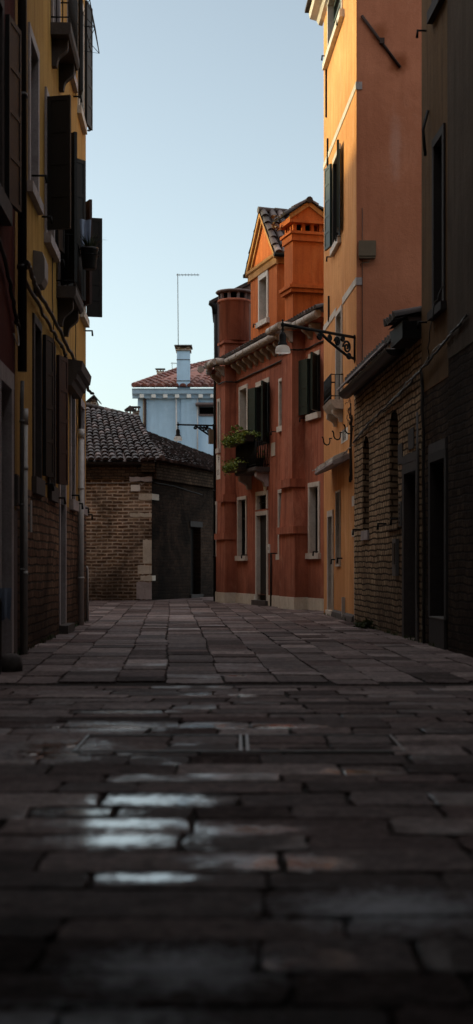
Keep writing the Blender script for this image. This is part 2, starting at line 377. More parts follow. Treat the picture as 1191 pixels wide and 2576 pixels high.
def opening(root, fr, holes, u0, u1, v0, v1, fw=.12, dep=.22, mat='stone', kind='window', pane='pane', sill=True, proud=.025, sillp=.07, sillh=.13, sillw=.06, bars=True, pmat=None, jm=None):
    if u0 > u1: u0, u1 = u1, u0
    holes.append((u0 - fw, u1 + fw, v0 if kind == 'door' else v0 - .001, v1 + fw, dep))
    m = MB(fr)
    j = MB(fr) if jm else m
    j.box(u0 - fw, u0, v0, v1, -dep, proud)
    if jm: j2 = MB(fr); j2.box(u1, u1 + fw, v0, v1, -dep, proud)
    else: m.box(u1, u1 + fw, v0, v1, -dep, proud)
    m.box(u0 - fw, u1 + fw, v1, v1 + fw, -dep, proud + .002)
    w = m.build(kind if kind == 'door' else 'window', M[mat], root)
    if jm: j.build('jamb', M[jm], w); j2.build('jamb', M[jm], w)
    p = MB(fr)
    if kind == 'door':
        p.box(u0, u1, v0, v1, -dep - .05, -dep + .03)
        k = max(2, int((v1 - v0) / .55))
        for i in range(k):
            a = v0 + (v1 - v0) * i / k
            p.box(u0 + .08, u1 - .08, a + .06, a + (v1 - v0) / k - .03, -dep + .03, -dep + .045)
        p.build('door_panel', M[pmat or 'green'], w)
    else:
        p.box(u0, u1, v0, v1, -dep - .02, -dep + .012)
        p.build('pane', M[pane], w)
        if bars:
            b = MB(fr); mu = (u0 + u1) / 2; th = .03
            b.box(mu - th, mu + th, v0, v1, -dep + .014, -dep + .05)
            for a in (u0, u1 - .05): b.box(a, a + .05, v0, v1, -dep + .014, -dep + .048)
            for a in (v0, (v0 * .35 + v1 * .65), v1 - .05): b.box(u0 + .05, u1 - .05, a, a + .05, -dep + .0145, -dep + .044)
            b.build('sash', M[pmat or 'blackwood'], w)
    if sill:
        MB(fr).box(u0 - fw - sillw, u1 + fw + sillw, v0 - sillh, v0 - .002, -dep, sillp).build('sill', M[mat], w)
    return w

def hook(fr, u, v, root, s=1, l=.16, n=0.0):      # iron shutter stay: arm out, then turned down
    m = MB(fr); m.tube([(u, v, n - .02), (u, v, n + l)], .013, 6); m.tube([(u, v + .01, n + l - .012), (u, v - .09, n + l - .004)], [.014, .019], 6)
    m.build('shutter_stay', M['iron'], root)

def corbel_profile(p, v1, h):    # S shaped bracket seen from the side, (n, v)
    pts = [(0, v1), (p, v1), (p, v1 - h * .22)]
    for i in range(1, 7):
        a = i / 7; pts.append((p * (1 - .62 * a) + .04 * math.sin(a * 6.28) * p * 3, v1 - h * (.22 + .62 * a)))
    pts += [(p * .30, v1 - h), (0, v1 - h)]
    return pts

def tiles(mb, p00, p10, p11, p01, pitch=.20, run=.34, rad=None, base=True, jit=.012):
    """Coppi laid on the sloping patch p00 p10 p11 p01 (eave left, eave right, top right, top left), world xyz."""
    a, b, c, d = [Vector(q) for q in (p00, p10, p11, p01)]
    rad = rad or pitch * .46
    nu = max(2, int(round((b - a).length / pitch))); nv = max(2, int(round((d - a).length / run)))
    def S(s, t): return a * (1 - s) * (1 - t) + b * s * (1 - t) + c * s * t + d * (1 - s) * t
    N = (b - a).cross(d - a).normalized()
    if N.z < 0: N = -N
    for i in range(nu):
        for j in range(nv):
            s0 = (i + .5) / nu; t0, t1 = (j - .08) / nv, (j + 1.12) / nv
            A, B = S(s0, t0), S(s0, min(t1, 1.02)); ax = (B - A).normalized(); sd = ax.cross(N).normalized()
            A = A + sd * random.uniform(-jit, jit) + N * (.035 + random.uniform(0, jit)); B = B + sd * random.uniform(-jit, jit) + N * .01
            r0, r1 = rad, rad * .8; K = 6; q0 = []; q1 = []
            for k in range(K + 1):
                th = math.pi * k / K; cc, sn = math.cos(th), math.sin(th)
                q0.append(A + sd * cc * r0 + N * sn * r0 * .9); q1.append(B + sd * cc * r1 + N * sn * r1 * .9)
            i0 = len(mb.v); mb.v += q0 + q1
            for k in range(K):
                mb.f.append((i0 + k, i0 + k + 1, i0 + K + 2 + k, i0 + K + 1 + k)); mb.sm.append(True); mb.uv += [(0, 0)] * 4
            i0 = len(mb.v); mb.v += q0 + [A]                 # butt end
            for k in range(K):
                mb.f.append((i0 + K + 1, i0 + k, i0 + k + 1)); mb.sm.append(False); mb.uv += [(0, 0)] * 3
    if base:
        i0 = len(mb.v); mb.v += [a, b, c, d]; mb.f.append((i0, i0 + 1, i0 + 2, i0 + 3)); mb.sm.append(False); mb.uv += [(0, 0)] * 4
    return mb

def foliage(c, size, n, mat, parent, name='foliage', ls=(.02, .05), droop=0):
    m = MB(WORLD); cl = [(random.uniform(-1, 1), random.uniform(-1, 1), random.uniform(-1, 1)) for _ in range(max(5, n // 35))]
    for i in range(n):
        k = random.choice(cl); o = [c[j] + size[j] * max(-1.1, min(1.1, k[j] + random.gauss(0, .17))) for j in range(3)]
        if droop and random.random() < .25: o[2] -= random.random() * droop
        a = Vector((random.gauss(0, 1), random.gauss(0, 1), random.gauss(0, .7))).normalized(); b = a.cross(Vector((random.gauss(0, 1), random.gauss(0, 1), random.gauss(0, 1)))).normalized()
        l = random.uniform(*ls); o = Vector(o); i0 = len(m.v)
        m.v += [o - a * l, o + b * l * .45, o + a * l, o - b * l * .45]; m.f.append((i0, i0 + 1, i0 + 2, i0 + 3)); m.sm.append(False); m.uv += [(0, 0)] * 4
    return m.build(name, mat, parent)

def wiggle(pts, n, amp):
    out = []
    for a, b in zip(pts, pts[1:]):
        for i in range(n):
            t = i / n; out.append(tuple(a[k] + (b[k] - a[k]) * t + random.uniform(-amp, amp) for k in range(3)))
    out.append(tuple(pts[-1])); return out

# ------------------------------------------------------------------ wall frames
WL = Frame((-1.982, 0), (-.0262, 1), (1, .0262))          # left row of houses, u is depth along the street
WR = Frame((3.327, 0), (-.0564, 1), (-1, -.0564))         # right row
WO = Frame((3.22, 0), (-.05, 1), (-1, -.05))              # street face of the tall orange house
WE = front(24.0)                                          # its end wall
WD = Frame((1.879, 30.35), (-.278, 1), (-1, -.278))       # red house
CORNER = WL.u(218)

exec_parts = []
# ================================================================== THE SETTING: ground and paving
g = MB(); g.face([(-400, -.016, 60), (400, -.016, 60), (400, -.016, -700), (-400, -.016, -700)]); structure(g, 'ground', M['ground'])

def slab(mb, o, e1, e2, a0, a1, b0, b1, amp=1.0):
    """one paving stone with worn rounded corners; o + a*e1 + b*e2 on the ground"""
    gap = random.uniform(.002, .006); a0 += gap; a1 -= gap; b0 += gap; b1 -= gap
    if a1 - a0 < .05 or b1 - b0 < .05: return
    w, d = a1 - a0, b1 - b0; ca = min(.028, w * .1); cb = min(.028, d * .1)
    ring = [(a0 + ca, b0), (a0 + w * .5, b0), (a1 - ca, b0), (a1, b0 + cb), (a1, b0 + d * .5), (a1, b1 - cb), (a1 - ca, b1), (a0 + w * .5, b1), (a0 + ca, b1), (a0, b1 - cb), (a0, b0 + d * .5), (a0, b0 + cb)]
    ring = [(x + random.uniform(-.014, .010), y + random.uniform(-.013, .010)) for x, y in ring]
    ma, mbb = (a0 + a1) / 2, (b0 + b1) / 2
    h = random.uniform(-.005, .003) * amp; ta, tb = random.gauss(0, .005) * amp, random.gauss(0, .006) * amp
    def pt(x, y, z): return (o[0] + e1[0] * x + e2[0] * y, o[1] + e1[1] * x + e2[1] * y, z)
    k = len(ring); i0 = len(mb.v)
    def ins(x, y, m): return (x + (ma - x) * m / (w * .5), y + (mbb - y) * m / (d * .5))
    for lvl in range(3):
        for x, y in ring:
            if lvl: x, y = ins(x, y, (.003, .008)[lvl - 1])
            z = h + ta * (x - ma) + tb * (y - mbb)
            mb.v.append(Vector(pt(x, y, (-.034, z - .003, z)[lvl])))
    mb.v.append(Vector(pt(ma, mbb, h - random.uniform(.0, .0015))))
    for lvl in range(2):
        for q in range(k):
            p = (q + 1) % k; a, b, c, d_ = i0 + lvl * k + q, i0 + lvl * k + p, i0 + (lvl + 1) * k + p, i0 + (lvl + 1) * k + q
            mb.f.append((a, b, c, d_)); mb.sm.append(False); mb.uv += [(0, 0)] * 4
    for q in range(k):
        mb.f.append((i0 + 2 * k + q, i0 + 2 * k + (q + 1) % k, i0 + 3 * k)); mb.sm.append(False); mb.uv += [(0, 0)] * 3

pv = MB()
COVERS = [(-.84, .03), (.05, .87)]; CY = (7.28, 8.0)
e1, e2 = (1, -.02), (-.06, 1)
y = -5.0
while y < 11.2:                                  # courses laid across the street
    d = random.uniform(.22, .35)
    if y < CY[1] and y + d > CY[0] - .02 and y < CY[0]: d = CY[0] - y if CY[0] - y > .12 else d
    if abs(y - CY[0]) < .01: d = (CY[1] - CY[0]) / 2
    x = -3.3 + random.uniform(0, .4)
    while x < 4.2:
        w = random.choice((random.uniform(.28, .5), random.uniform(.5, .9)))
        if CY[0] - .01 < y < CY[1] - .01:
            if x < -.85 < x + w + .25: w = -.85 - x
            elif -.86 <= x < .87: x = .88; continue
        slab(pv, (0, 0), (1, 0), (0, 1), x, x + w, y, y + d, 1.0); x += w
    y += d
YB = y
def edge(y):                                     # paving runs to the walls, and widens past the yellow corner
    return (-2.9 if y < 25.5 else -11.5), (3.6 if y < 24 else 3.2)
def JX(x, y): return .010 * math.sin(y * .37 + x * 5) + .009 * math.sin(y * 1.9 + x * 11) + random.uniform(-.006, .006)
col = 0; x0 = -12.0
while x0 < 6.5:
    w = random.uniform(.34, .50); yy = YB + random.uniform(0, .5)
    if col == 0: pass
    while yy < 62:
        l = random.choice((random.uniform(.34, .55), random.uniform(.55, .95)))
        cx = x0 + w / 2 - .046 * (yy - YB)
        L_, R_ = edge(yy)
        if L_ < cx < R_: ja, jb = JX(x0, yy), JX(x0 + w, yy); slab(pv, (0, 0), (1, 0), (-.046, 1), x0 + .046 * YB + ja, x0 + w + .046 * YB + jb, yy, yy + l, 1.0)
        yy += l
    x0 += w; col += 1
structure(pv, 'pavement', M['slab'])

for i, (a, b) in enumerate(COVERS):              # two stone filled access covers in the street
    t_ = thing('access_cover', ('stone filled access cover in a worn steel frame, left of the pair', 'stone filled access cover in a worn steel frame, right of the pair')[i], 'manhole cover', ((a + b) / 2, 7.64, -.01), 'access covers in the paving')
    m = MB(); e = .016
    def bar(x0, x1, y0, y1): m.box(x0, x1, -.03, .006, -y1, -y0)
    bar(a, b, 7.285, 7.285 + e); bar(a, b, 7.995 - e, 7.995); bar(a, a + e, 7.285 + e, 7.995 - e); bar(b - e, b, 7.285 + e, 7.995 - e)
    m.build('rim', M['chrome'], t_)
    m = MB()
    for k, (s0, s1) in enumerate(((0, .55), (.55, 1))):
        for q in range(2): slab(m, (0, 0), (1, 0), (0, 1), a + e + (b - a - 2 * e) * s0, a + e + (b - a - 2 * e) * s1, 7.30 + q * .34, 7.64 + q * .34, .5)
    m.build('infill', M['slab'], t_)

# ================================================================== YELLOW HOUSE (left)
Y0, Y1, YH = 15.31, WL.u(216.5), 13.2
yel = thing('yellow_house', 'ochre yellow stucco house with brick plinth and dark shutters on the left of the street', 'house', WL.P(20, 0))
hs = []; fr = WL
A_ = opening(yel, fr, hs, 16.55, 17.32, 5.40, 7.12, .12, .16, 'stoneg', pmat='blackwood', pane='void'); hook(fr, 17.0, 5.62, yel)
B_ = opening(yel, fr, hs, 18.35, 19.2, 5.22, 6.98, .12, .2, 'stoneg', pane='void', sillp=.09)
leaf_shutter(fr, 18.25, 5.27, 6.98, .31, 76, -1, B_, M['blackwood']); leaf_shutter(fr, 19.3, 5.27, 6.98, .36, 8, 1, B_, M['blackwood'])
D_ = opening(yel, fr, hs, 20.02, 20.85, 4.85, 6.98, .11, .2, 'stoneg', 'door', sill=False, pmat='blackwood')
leaf_shutter(fr, 20.0, 4.9, 6.98, .36, 38, -1, D_, M['blackwood']); leaf_shutter(fr, 20.9, 4.9, 6.98, .36, 40, 1, D_, M['blackwood'])
G_ = opening(yel, fr, hs, 23.75, 24.5, 5.22, 6.98, .12, .2, 'stone', pane='void', sillp=.08)
leaf_shutter(fr, 23.68, 5.27, 6.98, .36, 25, -1, G_, M['brownwood']); leaf_shutter(fr, 24.62, 5.27, 6.98, .27, 78, 1, G_, M['blackwood'], rails=6)
E_ = opening(yel, fr, hs, 19.2, 19.95, 8.22, 10.3, .13, .2, 'stoneg', 'door', sill=False, pmat='blackwood')
E2 = opening(yel, fr, hs, 21.45, 22.25, 8.55, 10.3, .13, .2, 'stoneg', pane='void')
F_ = opening(yel, fr, hs, 23.3, 24.1, 8.45, 10.3, .13, .2, 'stone', pane='void')
leaf_shutter(fr, 22.95, 8.5, 10.6, .40, 9, -1, F_, M['blackwood']); leaf_shutter(fr, 24.25, 8.5, 10.6, .40, 9, 1, F_, M['blackwood'], rails=6)
H1 = opening(yel, fr, hs, 16.98, 17.62, 2.02, 3.86, .10, .16, 'stoned', pane='void', sillh=.2, sillp=.06)
leaf_shutter(fr, 17.72, 2.08, 3.84, .36, 10, 1, H1, M['blackwood'])
H2 = opening(yel, fr, hs, 18.72, 19.32, 2.02, 3.86, .10, .16, 'stoned', pane='void', sillh=.2, sillp=.06)
leaf_shutter(fr, 18.62, 2.08, 3.84, .36, 9, -1, H2, M['brownwood']); leaf_shutter(fr, 19.42, 2.08, 3.84, .40, 12, 1, H2, M['brownwood'])
K_ = opening(yel, fr, hs, 20.12, 20.86, .12, 3.1, .13, .22, 'stoneg', 'door', sill=False, pmat='blackwood')
MB(fr).box(19.98, 21.02, 0, .118, -.22, .14).build('doorstep', M['stoned'], K_)
I_ = opening(yel, fr, hs, 21.82, 22.42, 1.98, 3.62, .12, .2, 'stoneg', pane='void', sillh=.16)
J_ = opening(yel, fr, hs, 23.5, 24.25, 1.98, 3.62, .12, .2, 'stoneg', pane='void', sillh=.16)
PB = 1.84
up = [h for h in hs if h[3] > PB]
m = MB(fr).wall(Y0, Y1, PB, YH, [(h[0], h[1], max(h[2], PB), h[3], h[4]) for h in up])
m.face([(Y1, 0, 0), (Y1, 0, -9), (Y1, YH, -9), (Y1, YH, 0)]); m.face([(Y0, 0, -9), (Y0, YH, -9), (Y1, YH, -9), (Y1, 0, -9)]); m.face([(Y0, YH, 0), (Y1, YH, 0), (Y1, YH, -9), (Y0, YH, -9)])
m.build('wall', M['yellow'], yel)
m = MB(fr).wall(Y0, Y1 - .012, -.03, PB, [(h[0], h[1], max(h[2] - .13, -.03), min(h[3], PB), h[4]) for h in hs if h[2] < PB], n=.012)
m.face([(Y0, PB, 0), (Y1, PB, 0), (Y1, PB, .012), (Y0, PB, .012)])
m.face([(Y1 - .012, -.03, .012), (Y1 - .012, -.03, -.02), (Y1 - .012, PB, -.02), (Y1 - .012, PB, .012)])
m.build('brick_plinth', M['brickl'], yel)
w = MB(); w.box(-14, -6.0, 0, 10.1, -39.6, -25.3); w.box(-16, -9.3, 0, 10.6, -54, -39.62); w.build('unseen_shadow_block', M['yellow'], yel)  # unseen blocks added to cast the shadow edge on the houses opposite
def small_balcony(u0, u1, vt, p, rail, root, mat='stoned'):
    m = MB(fr); m.prism_u([(0, vt - .16), (p - .03, vt - .16), (p, vt - .11), (p, vt), (0, vt)], u0, u1)
    b = m.build('balcony', M[mat], root)
    for q in (u0 + .16, u1 - .28): MB(fr).prism_u(corbel_profile(p * .8, vt - .162, .36), q, q + .13).build('bracket', M[mat], b)
    m = MB(fr); a, z = u0 + .03, u1 - .03; nn = p - .03
    for hgt in (rail, .08): m.tube([(a, vt + hgt, 0), (a, vt + hgt, nn), (z, vt + hgt, nn), (z, vt + hgt, 0)], .012, 6)
    k = int((z - a) / .09)
    for i in range(k + 1): m.tube([(a + (z - a) * i / k, vt, nn), (a + (z - a) * i / k, vt + rail, nn)], .008, 5)
    for j in range(3): m.tube([(a, vt, nn * j / 3), (a, vt + rail, nn * j / 3)], .008, 5)
    m.build('railing', M['iron'], b); return b
small_balcony(19.72, 21.02, 4.84, .27, .72, yel); small_balcony(18.95, 20.35, 8.2, .27, .8, yel)
m = MB(fr)                                        # hood over the street door
m.prism_u([(0, 3.58), (.13, 3.58), (.16, 3.66), (.20, 3.68), (.21, 3.76), (.27, 3.80), (.29, 3.93), (0, 3.97)], 20.62, 22.35)
m.build('door_hood', M['stoned'], yel)
# pipes fixed to the yellow house
m = MB(fr); m.tube([(15.33, 3.05, .075), (15.33, YH, .075)], .05, 12)
for z in (4.15, 6.0, 8.4, 10.2): m.tube([(15.33, z, .075), (15.33, z + .05, .075)], .058, 12)
m.build('downpipe', M['pipe'], yel)
m = MB(fr); m.tube([(15.335, 0, .07), (15.335, 2.75, .07), (15.35, 2.95, .075)], .022, 8)
for z in (.9, 1.6, 2.5): m.tube([(15.335, z, .07), (15.335, z + .03, .07)], .028, 8)
m.build('conduit', M['pipeg'], yel)
m = MB(fr); m.tube([(15.52, -.02, .085), (15.52, 2.66, .085)], .026, 12); m.tube([(15.52, 2.5, .085), (15.52, 2.67, .085)], .031, 12)
for z in (.85, 2.0): m.tube([(15.52, z, .085), (15.52, z + .05, .085)], .03, 12)
m.build('downpipe', M['pipew'], yel)
m = MB(fr); m.tube([(23.0, -.02, .07), (23.0, 3.15, .07)], .047, 12); m.tube([(23.0, 3.02, .07), (23.0, 3.17, .07)], .055, 12)
for z in (.75, 2.2): m.tube([(23.0, z, .07), (23.0, z + .03, .07)], .056, 12)
m.build('downpipe', M['pipew'], yel, 'pale grey lower downpipe')
m = MB(fr); m.tube([(22.98, 3.15, .05), (22.98, 3.75, .05), (22.9, 3.9, .04)], .026, 8); m.build('downpipe', M['pipe'], yel)
m = MB(fr); m.tube([(24.86, -.02, .03), (24.86, .90, .03), (24.83, .95, .01)], .022, 8); m.build('conduit', M['pipew'], yel)
for u_, v_ in ((17.9, 5.35), (19.5, 5.15), (22.0, 2.05), (22.65, 1.95), (23.9, 1.93), (24.7, 1.85), (24.75, 5.05), (22.4, 8.35), (18.1, 2.0), (19.7, 1.9)): hook(fr, u_, v_, yel, l=.13)
MB(fr).box(16.55, 16.62, 1.35, 1.72, 0.013, .03).build('vent_grille', M['pipew'], yel)

b = thing('utility_box', 'taupe meter box on the yellow wall just past the dark downpipe', 'utility box', fr.P(17.15, 4.3, .1))
MB(fr).prism_u([(.002, 4.30), (.10, 4.32), (.14, 4.40), (.14, 4.62), (.11, 4.70), (.002, 4.72)], 16.95, 17.33).build('casing', M['box'], b)
MB(fr).box(17.0, 17.25, 4.22, 4.30, .005, .06).build('cable_gland', M['pipe'], b)
m = MB(fr)
m.tube(wiggle([(15.2, 4.20, .14), (15.7, 4.22, .12), (16.6, 4.22, .07), (18.5, 4.22, .06), (20.4, 4.17, .06), (22.4, 4.10, .06), (24.0, 4.12, .05), (24.93, 4.02, .05), (24.98, 3.98, .12)], 7, .010), .026, 6)
single(m, 'cable_bundle', M['cable'], 'thick black cable bundle slung diagonally across the yellow wall above the door hood', 'cable')
m = MB(fr); m.tube(wiggle([(15.6, 4.12, .06), (18.2, 4.05, .05), (20.0, 4.05, .05), (20.55, 4.02, .05), (20.6, 3.9, .06)], 8, .012), .022, 6)
single(m, 'cable_bundle', M['cable'], 'lighter cable running beside the thick black bundle and ending at the door hood', 'cable')
m = MB(fr); m.tube(wiggle([(19.1, 5.1, .015), (19.12, 4.2, .015), (19.3, 3.6, .015), (19.8, 3.5, .02)], 6, .012), .007, 5)
single(m, 'wire', M['cable'], 'thin black wire dropping down the yellow wall left of the plant balcony', 'wire')
m = MB(fr); m.tube(wiggle([(22.7, 6.4, .015), (22.75, 5.2, .015), (22.72, 4.2, .015), (22.9, 3.5, .02), (22.7, 2.9, .02), (22.3, 2.4, .015), (22.0, 1.5, .02)], 6, .012), .007, 5)
single(m, 'wire', M['cable'], 'thin black wire trailing down the yellow wall past the pale downpipe', 'wire')
pl = thing('hanging_plant', 'spiky green plant in a black pot hung on the yellow house balcony railing', 'potted plant', fr.P(20.5, 5.25, .42))
m = MB(fr); m.lathe((20.45, 5.22, .40), [(.085, 0), (.10, .02), (.125, .27), (.135, .28), (.135, .31), (.115, .30)], 14); m.build('pot', M['pot'], pl)
m = MB(fr); m.tube([(20.45, 5.40, .27), (20.45, 5.56, .25), (20.45, 5.56, .28)], .01, 5); m.tube([(20.45 + .14 * math.cos(a), 5.42, .40 + .14 * math.sin(a)) for a in [k * .5 for k in range(14)]], .008, 5, False); m.build('pot_hanger', M['iron'], pl)
m = MB(fr)
for i in range(90):
    a = random.uniform(0, 6.28); l = random.uniform(.16, .36); sp = random.uniform(.25, 1.0)
    du, dn = math.cos(a) * sp, math.sin(a) * sp; pts = [(20.45 + du * .05, 5.5, .40 + dn * .05)]
    for k in range(1, 5):
        q = k / 4; pts.append((20.45 + du * (.05 + l * q * .8), 5.5 + l * q * (1.15 - .75 * q * sp), .40 + dn * (.05 + l * q * .8)))
    for p0, p1, w0, w1 in zip(pts, pts[1:], (.009, .008, .006, .003), (.008, .006, .003, .0005)):
        m.face([(p0[0] - w0 * dn, p0[1], p0[2] + w0 * du), (p0[0] + w0 * dn, p0[1], p0[2] - w0 * du), (p1[0] + w1 * dn, p1[1], p1[2] - w1 * du), (p1[0] - w1 * dn, p1[1], p1[2] + w1 * du)])
m.build('leaves', M['grass'], pl)
def rag(fr, u, v, n, w, h, folds, name, mat, label, cat, du=1, dn=0.0):
    m = MB(fr); NX, NY = 14, 9
    def q(i, j):
        s, t_ = i / NX, j / NY; k = math.sin(s * folds) * .035 * (.4 + t_) + math.sin(s * 9 + t_ * 3) * .01
        return (u + (s - .5) * w * du * (1 - .25 * t_) - k * dn, v - t_ * h * (1 + .16 * math.sin(s * 5 + 1)), n + (s - .5) * w * dn * (1 - .25 * t_) + k * du)
    for i in range(NX):
        for j in range(NY): m.face([q(i, j), q(i + 1, j), q(i + 1, j + 1), q(i, j + 1)], True)
    return single(m, name, mat, label, cat)
rag(fr, 20.62, 5.98, .33, .17, .42, 8, 'cloth', M['cloth'], 'crumpled pale blue cloth hanging on the shutter above the pot plant', 'cloth', .3, .95)
lr = thing('laundry_rack', 'black wire laundry rack jutting out below the top window of the yellow house', 'laundry rack', fr.P(23.9, 8.8, .1))
m = MB(fr)
for u_ in (23.0, 24.2):
    m.tube([(u_, 10.14, 0), (u_, 10.12, .21), (u_, 9.68, .28), (u_, 9.72, .0)], .009, 5); m.tube([(u_, 10.12, .21), (u_, 9.88, .10), (u_, 9.68, .28)], .006, 5)
for n_, v_ in ((.21, 10.12), (.245, 9.9), (.28, 9.68), (.14, 9.7)): m.tube([(23.0, v_, n_), (24.2, v_, n_)], .007, 5)
m.build('wire_frame', M['iron'], lr)
m = MB(fr)
for k in (0, .03): m.tube([(24.7, 8.5, .06 + k * .5), (24.7, 10.3, .06 + k)], .006, 5)
m.tube([(24.7, 8.52, .0), (24.7, 8.52, .10)], .011, 5); m.tube([(24.7, 9.3, .0), (24.7, 9.3, .10)], .011, 5)
m.build('stay_rod', M['iron'], lr)

# ================================================================== MAROON HOUSE (far left)
mar = thing('maroon_house', 'dark maroon stucco house with a grey stone doorway at the left edge', 'house', WL.P(8, 0))
hs = []
W1 = opening(mar, fr, hs, 13.5, 14.16, 4.58, 6.5, .12, .2, 'stoned', pane='void', sillp=.1, sillh=.2)
leaf_shutter(fr, 14.30, 4.62, 6.5, .46, 8, 1, W1, M['blackwood']); leaf_shutter(fr, 13.36, 4.62, 6.5, .46, 8, -1, W1, M['blackwood'])
W2 = opening(mar, fr, hs, 13.5, 14.16, 7.9, 10.0, .12, .2, 'stonek', pane='void'); leaf_shutter(fr, 14.30, 7.85, 10.0, .46, 10, 1, W2, M['blackwood'])
W3 = opening(mar, fr, hs, 14.08, 14.86, 0, 2.80, .18, .30, 'stoneg', 'door', sill=False, pmat='blackwood')
for u_ in (3, 7, 11): opening(mar, fr, hs, u_, u_ + .9, 4.9, 6.9, .12, .2, 'stonek', pane='void'); opening(mar, fr, hs, u_, u_ + .9, 7.9, 9.9, .12, .2, 'stonek', pane='void')
m = MB(fr).wall(-14, Y0 - .02, -.03, 14.2, hs)
m.face([(-14, 14.2, 0), (Y0 - .02, 14.2, 0), (Y0 - .02, 14.2, -9), (-14, 14.2, -9)]); m.face([(-14, 0, -9), (-14, 14.2, -9), (Y0 - .02, 14.2, -9), (Y0 - .02, 0, -9)]); m.face([(Y0 - .02, 13, 0), (Y0 - .02, 13, -9), (Y0 - .02, 14.2, -9), (Y0 - .02, 14.2, 0)])
m.build('wall', M['maroon'], mar)
MB(fr).box(15.07, Y0 - .03, -.03, 1.55, .0, .03).build('plaster_patch', M['grey'], mar)
b = thing('utility_box', 'grey stone coloured meter cupboard beside the grey doorway on the maroon house', 'utility box', fr.P(15.2, 1.6, .05))
MB(fr).box(15.08, 15.27, 1.60, 1.93, .002, .05).build('casing', M['stoned'], b); MB(fr).box(15.10, 15.25, 1.62, 1.91, .0505, .058).build('cover', M['stoned'], b)
m = MB(fr); m.tube(wiggle([(12.5, 4.5, .03), (14.4, 3.95, .04), (15.0, 3.62, .05), (15.05, 3.55, .05), (15.27, 3.5, .05)], 7, .012), .022, 6)
single(m, 'cable_bundle', M['cable'], 'dark sagging cable across the maroon house wall', 'cable')
m = MB(fr); m.tube([(15.1, 3.5, .05), (15.08, 3.35, .07), (15.0, 3.28, .08), (14.85, 3.27, .08), (14.72, 3.36, .06)], .006, 5)
single(m, 'wire', M['cablew'], 'pale loop of loose wire hanging from the maroon wall', 'wire')
m = MB(fr)
m.lathe((12.95, -.03, .26), [(.11, 0), (.115, .08), (.10, .15), (.06, .185), (.0, .19)], 9)
single(m, 'guard_stone', M['stoned'], 'rounded stone guard post at the foot of the maroon house', 'bollard')
rag(fr, 12.6, .76, .245, .16, .30, 13, 'cloth', M['cloth'], 'pale blue white crumpled cloth hanging low on the left edge', 'cloth', .35, .9)
m = MB(fr); m.lathe((12.6, -.03, .12), [(.10, 0), (.11, .05), (.115, .66), (.10, .70), (.04, .72), (.0, .72)], 14)
single(m, 'bin', M['pipe'], 'dark round bin under the pale cloth at the left edge', 'bin')

# ================================================================== TALL ORANGE HOUSE (right)
fr = WO; O0, O1, OH = 24.0, WO.u(815), 12.15
ora = thing('orange_house', 'tall orange stucco house with pale string courses and terracotta end wall', 'house', fr.P(26, 0))
hs = []
# top window over the long slanting sill
T_ = opening(ora, fr, hs, 25.95, 28.05, 10.98, 12.0, .10, .14, 'stone', sillh=.14, sillw=.25, sillp=.09, pmat='greenl', pane='pane')
S_ = opening(ora, fr, hs, 26.25, 27.15, 7.02, 8.62, .10, .16, 'stone', pane='void', sillp=.07, jm='blackwood')
leaf_shutter(fr, 26.14, 7.08, 8.66, .42, 7, -1, S_, M['green'], rails=5); leaf_shutter(fr, 27.26, 7.08, 8.66, .42, 8, 1, S_, M['green'], rails=5)
B_ = opening(ora, fr, hs, 25.95, 26.7, 3.98, 5.62, .09, .2, 'stone', 'door', sill=False, pmat='blackwood')
N_ = opening(ora, fr, hs, 26.15, 26.75, .99, 2.33, .03, .12, 'stone', pane='void', sillh=.04, sillw=.0, sillp=.03)
P_ = opening(ora, fr, hs, 27.35, 28.05, .1, 1.92, .12, .16, 'stone', 'door', sill=False, pmat='blackwood')
MB(fr).box(27.2, 28.15, -.02, .098, -.16, .06).build('doorstep', M['stone'], P_)
m = MB(fr).wall(O0, O1, -.03, OH, hs)
m.face([(O1, 0, 0), (O1, 0, -6), (O1, OH, -6), (O1, OH, 0)]); m.face([(O0, OH, 0), (O1, OH, 0), (O1, OH, -8), (O0, OH, -8)])
m.build('wall', M['orange'], ora)
m = MB(WE); xw = WO.P(O0, 0).x
m.face([(xw, -.03, 0), (xw + 9, -.03, 0), (xw + 9, OH + 3, 0), (xw, OH + 3, 0)]); m.face([(xw + 9, 0, 0), (xw + 9, 0, -8), (xw + 9, OH, -8), (xw + 9, OH, 0)])
EW = m.build('end_wall', M['endwall'], ora)
m = MB(fr)                                        # eaves cornice
m.prism_u([(0, OH - .12), (.08, OH - .10), (.12, OH - .02), (.26, OH + .02), (.28, OH + .14), (0, OH + .16)], O0 - .0, O1 + .25); m.build('cornice', M['stone'], ora)
m = MB(fr); m.hexa([(O0, OH + .162, .36), (O1 + .3, OH + .162, .36), (O1 + .3, OH + .162, -8), (O0, OH + .162, -8)], [(O0, OH + .22, .36), (O1 + .3, OH + .22, .36), (O1 + .3, OH + 2.2, -8), (O0, OH + 2.2, -8)]); m.build('roof', M['tiled'], ora)
for z0 in (9.0, 5.70):                            # pale string courses returning round the corner
    m = MB(fr)
    if z0 < 6: m.box(O0 - .0, 25.85, z0, z0 + .125, .001, .012); m.box(26.8, O1, z0, z0 + .125, .001, .012)
    else: m.box(O0 - .0, O1, z0, z0 + .125, .001, .012)
    sc_ = m.build('string_course', M['stone'], ora)
    MB(WE).box(xw - .0125, xw + .098, z0 - .001, z0 + .126, .001, .013).build('string_course', M['stoneg'], ora)
m = MB(fr); m.prism_u([(0, 3.80), (.16, 3.82), (.22, 3.90), (.25, 3.97), (0, 3.97)], 25.75, 26.95); bal = m.build('balcony', M['stone'], ora)
for q in (25.85, 26.7): MB(fr).prism_u(corbel_profile(.19, 3.80, .22), q, q + .12).build('bracket', M['stone'], bal)
m = MB(fr); a, z, nn, vt = 25.79, 26.91, .22, 3.97
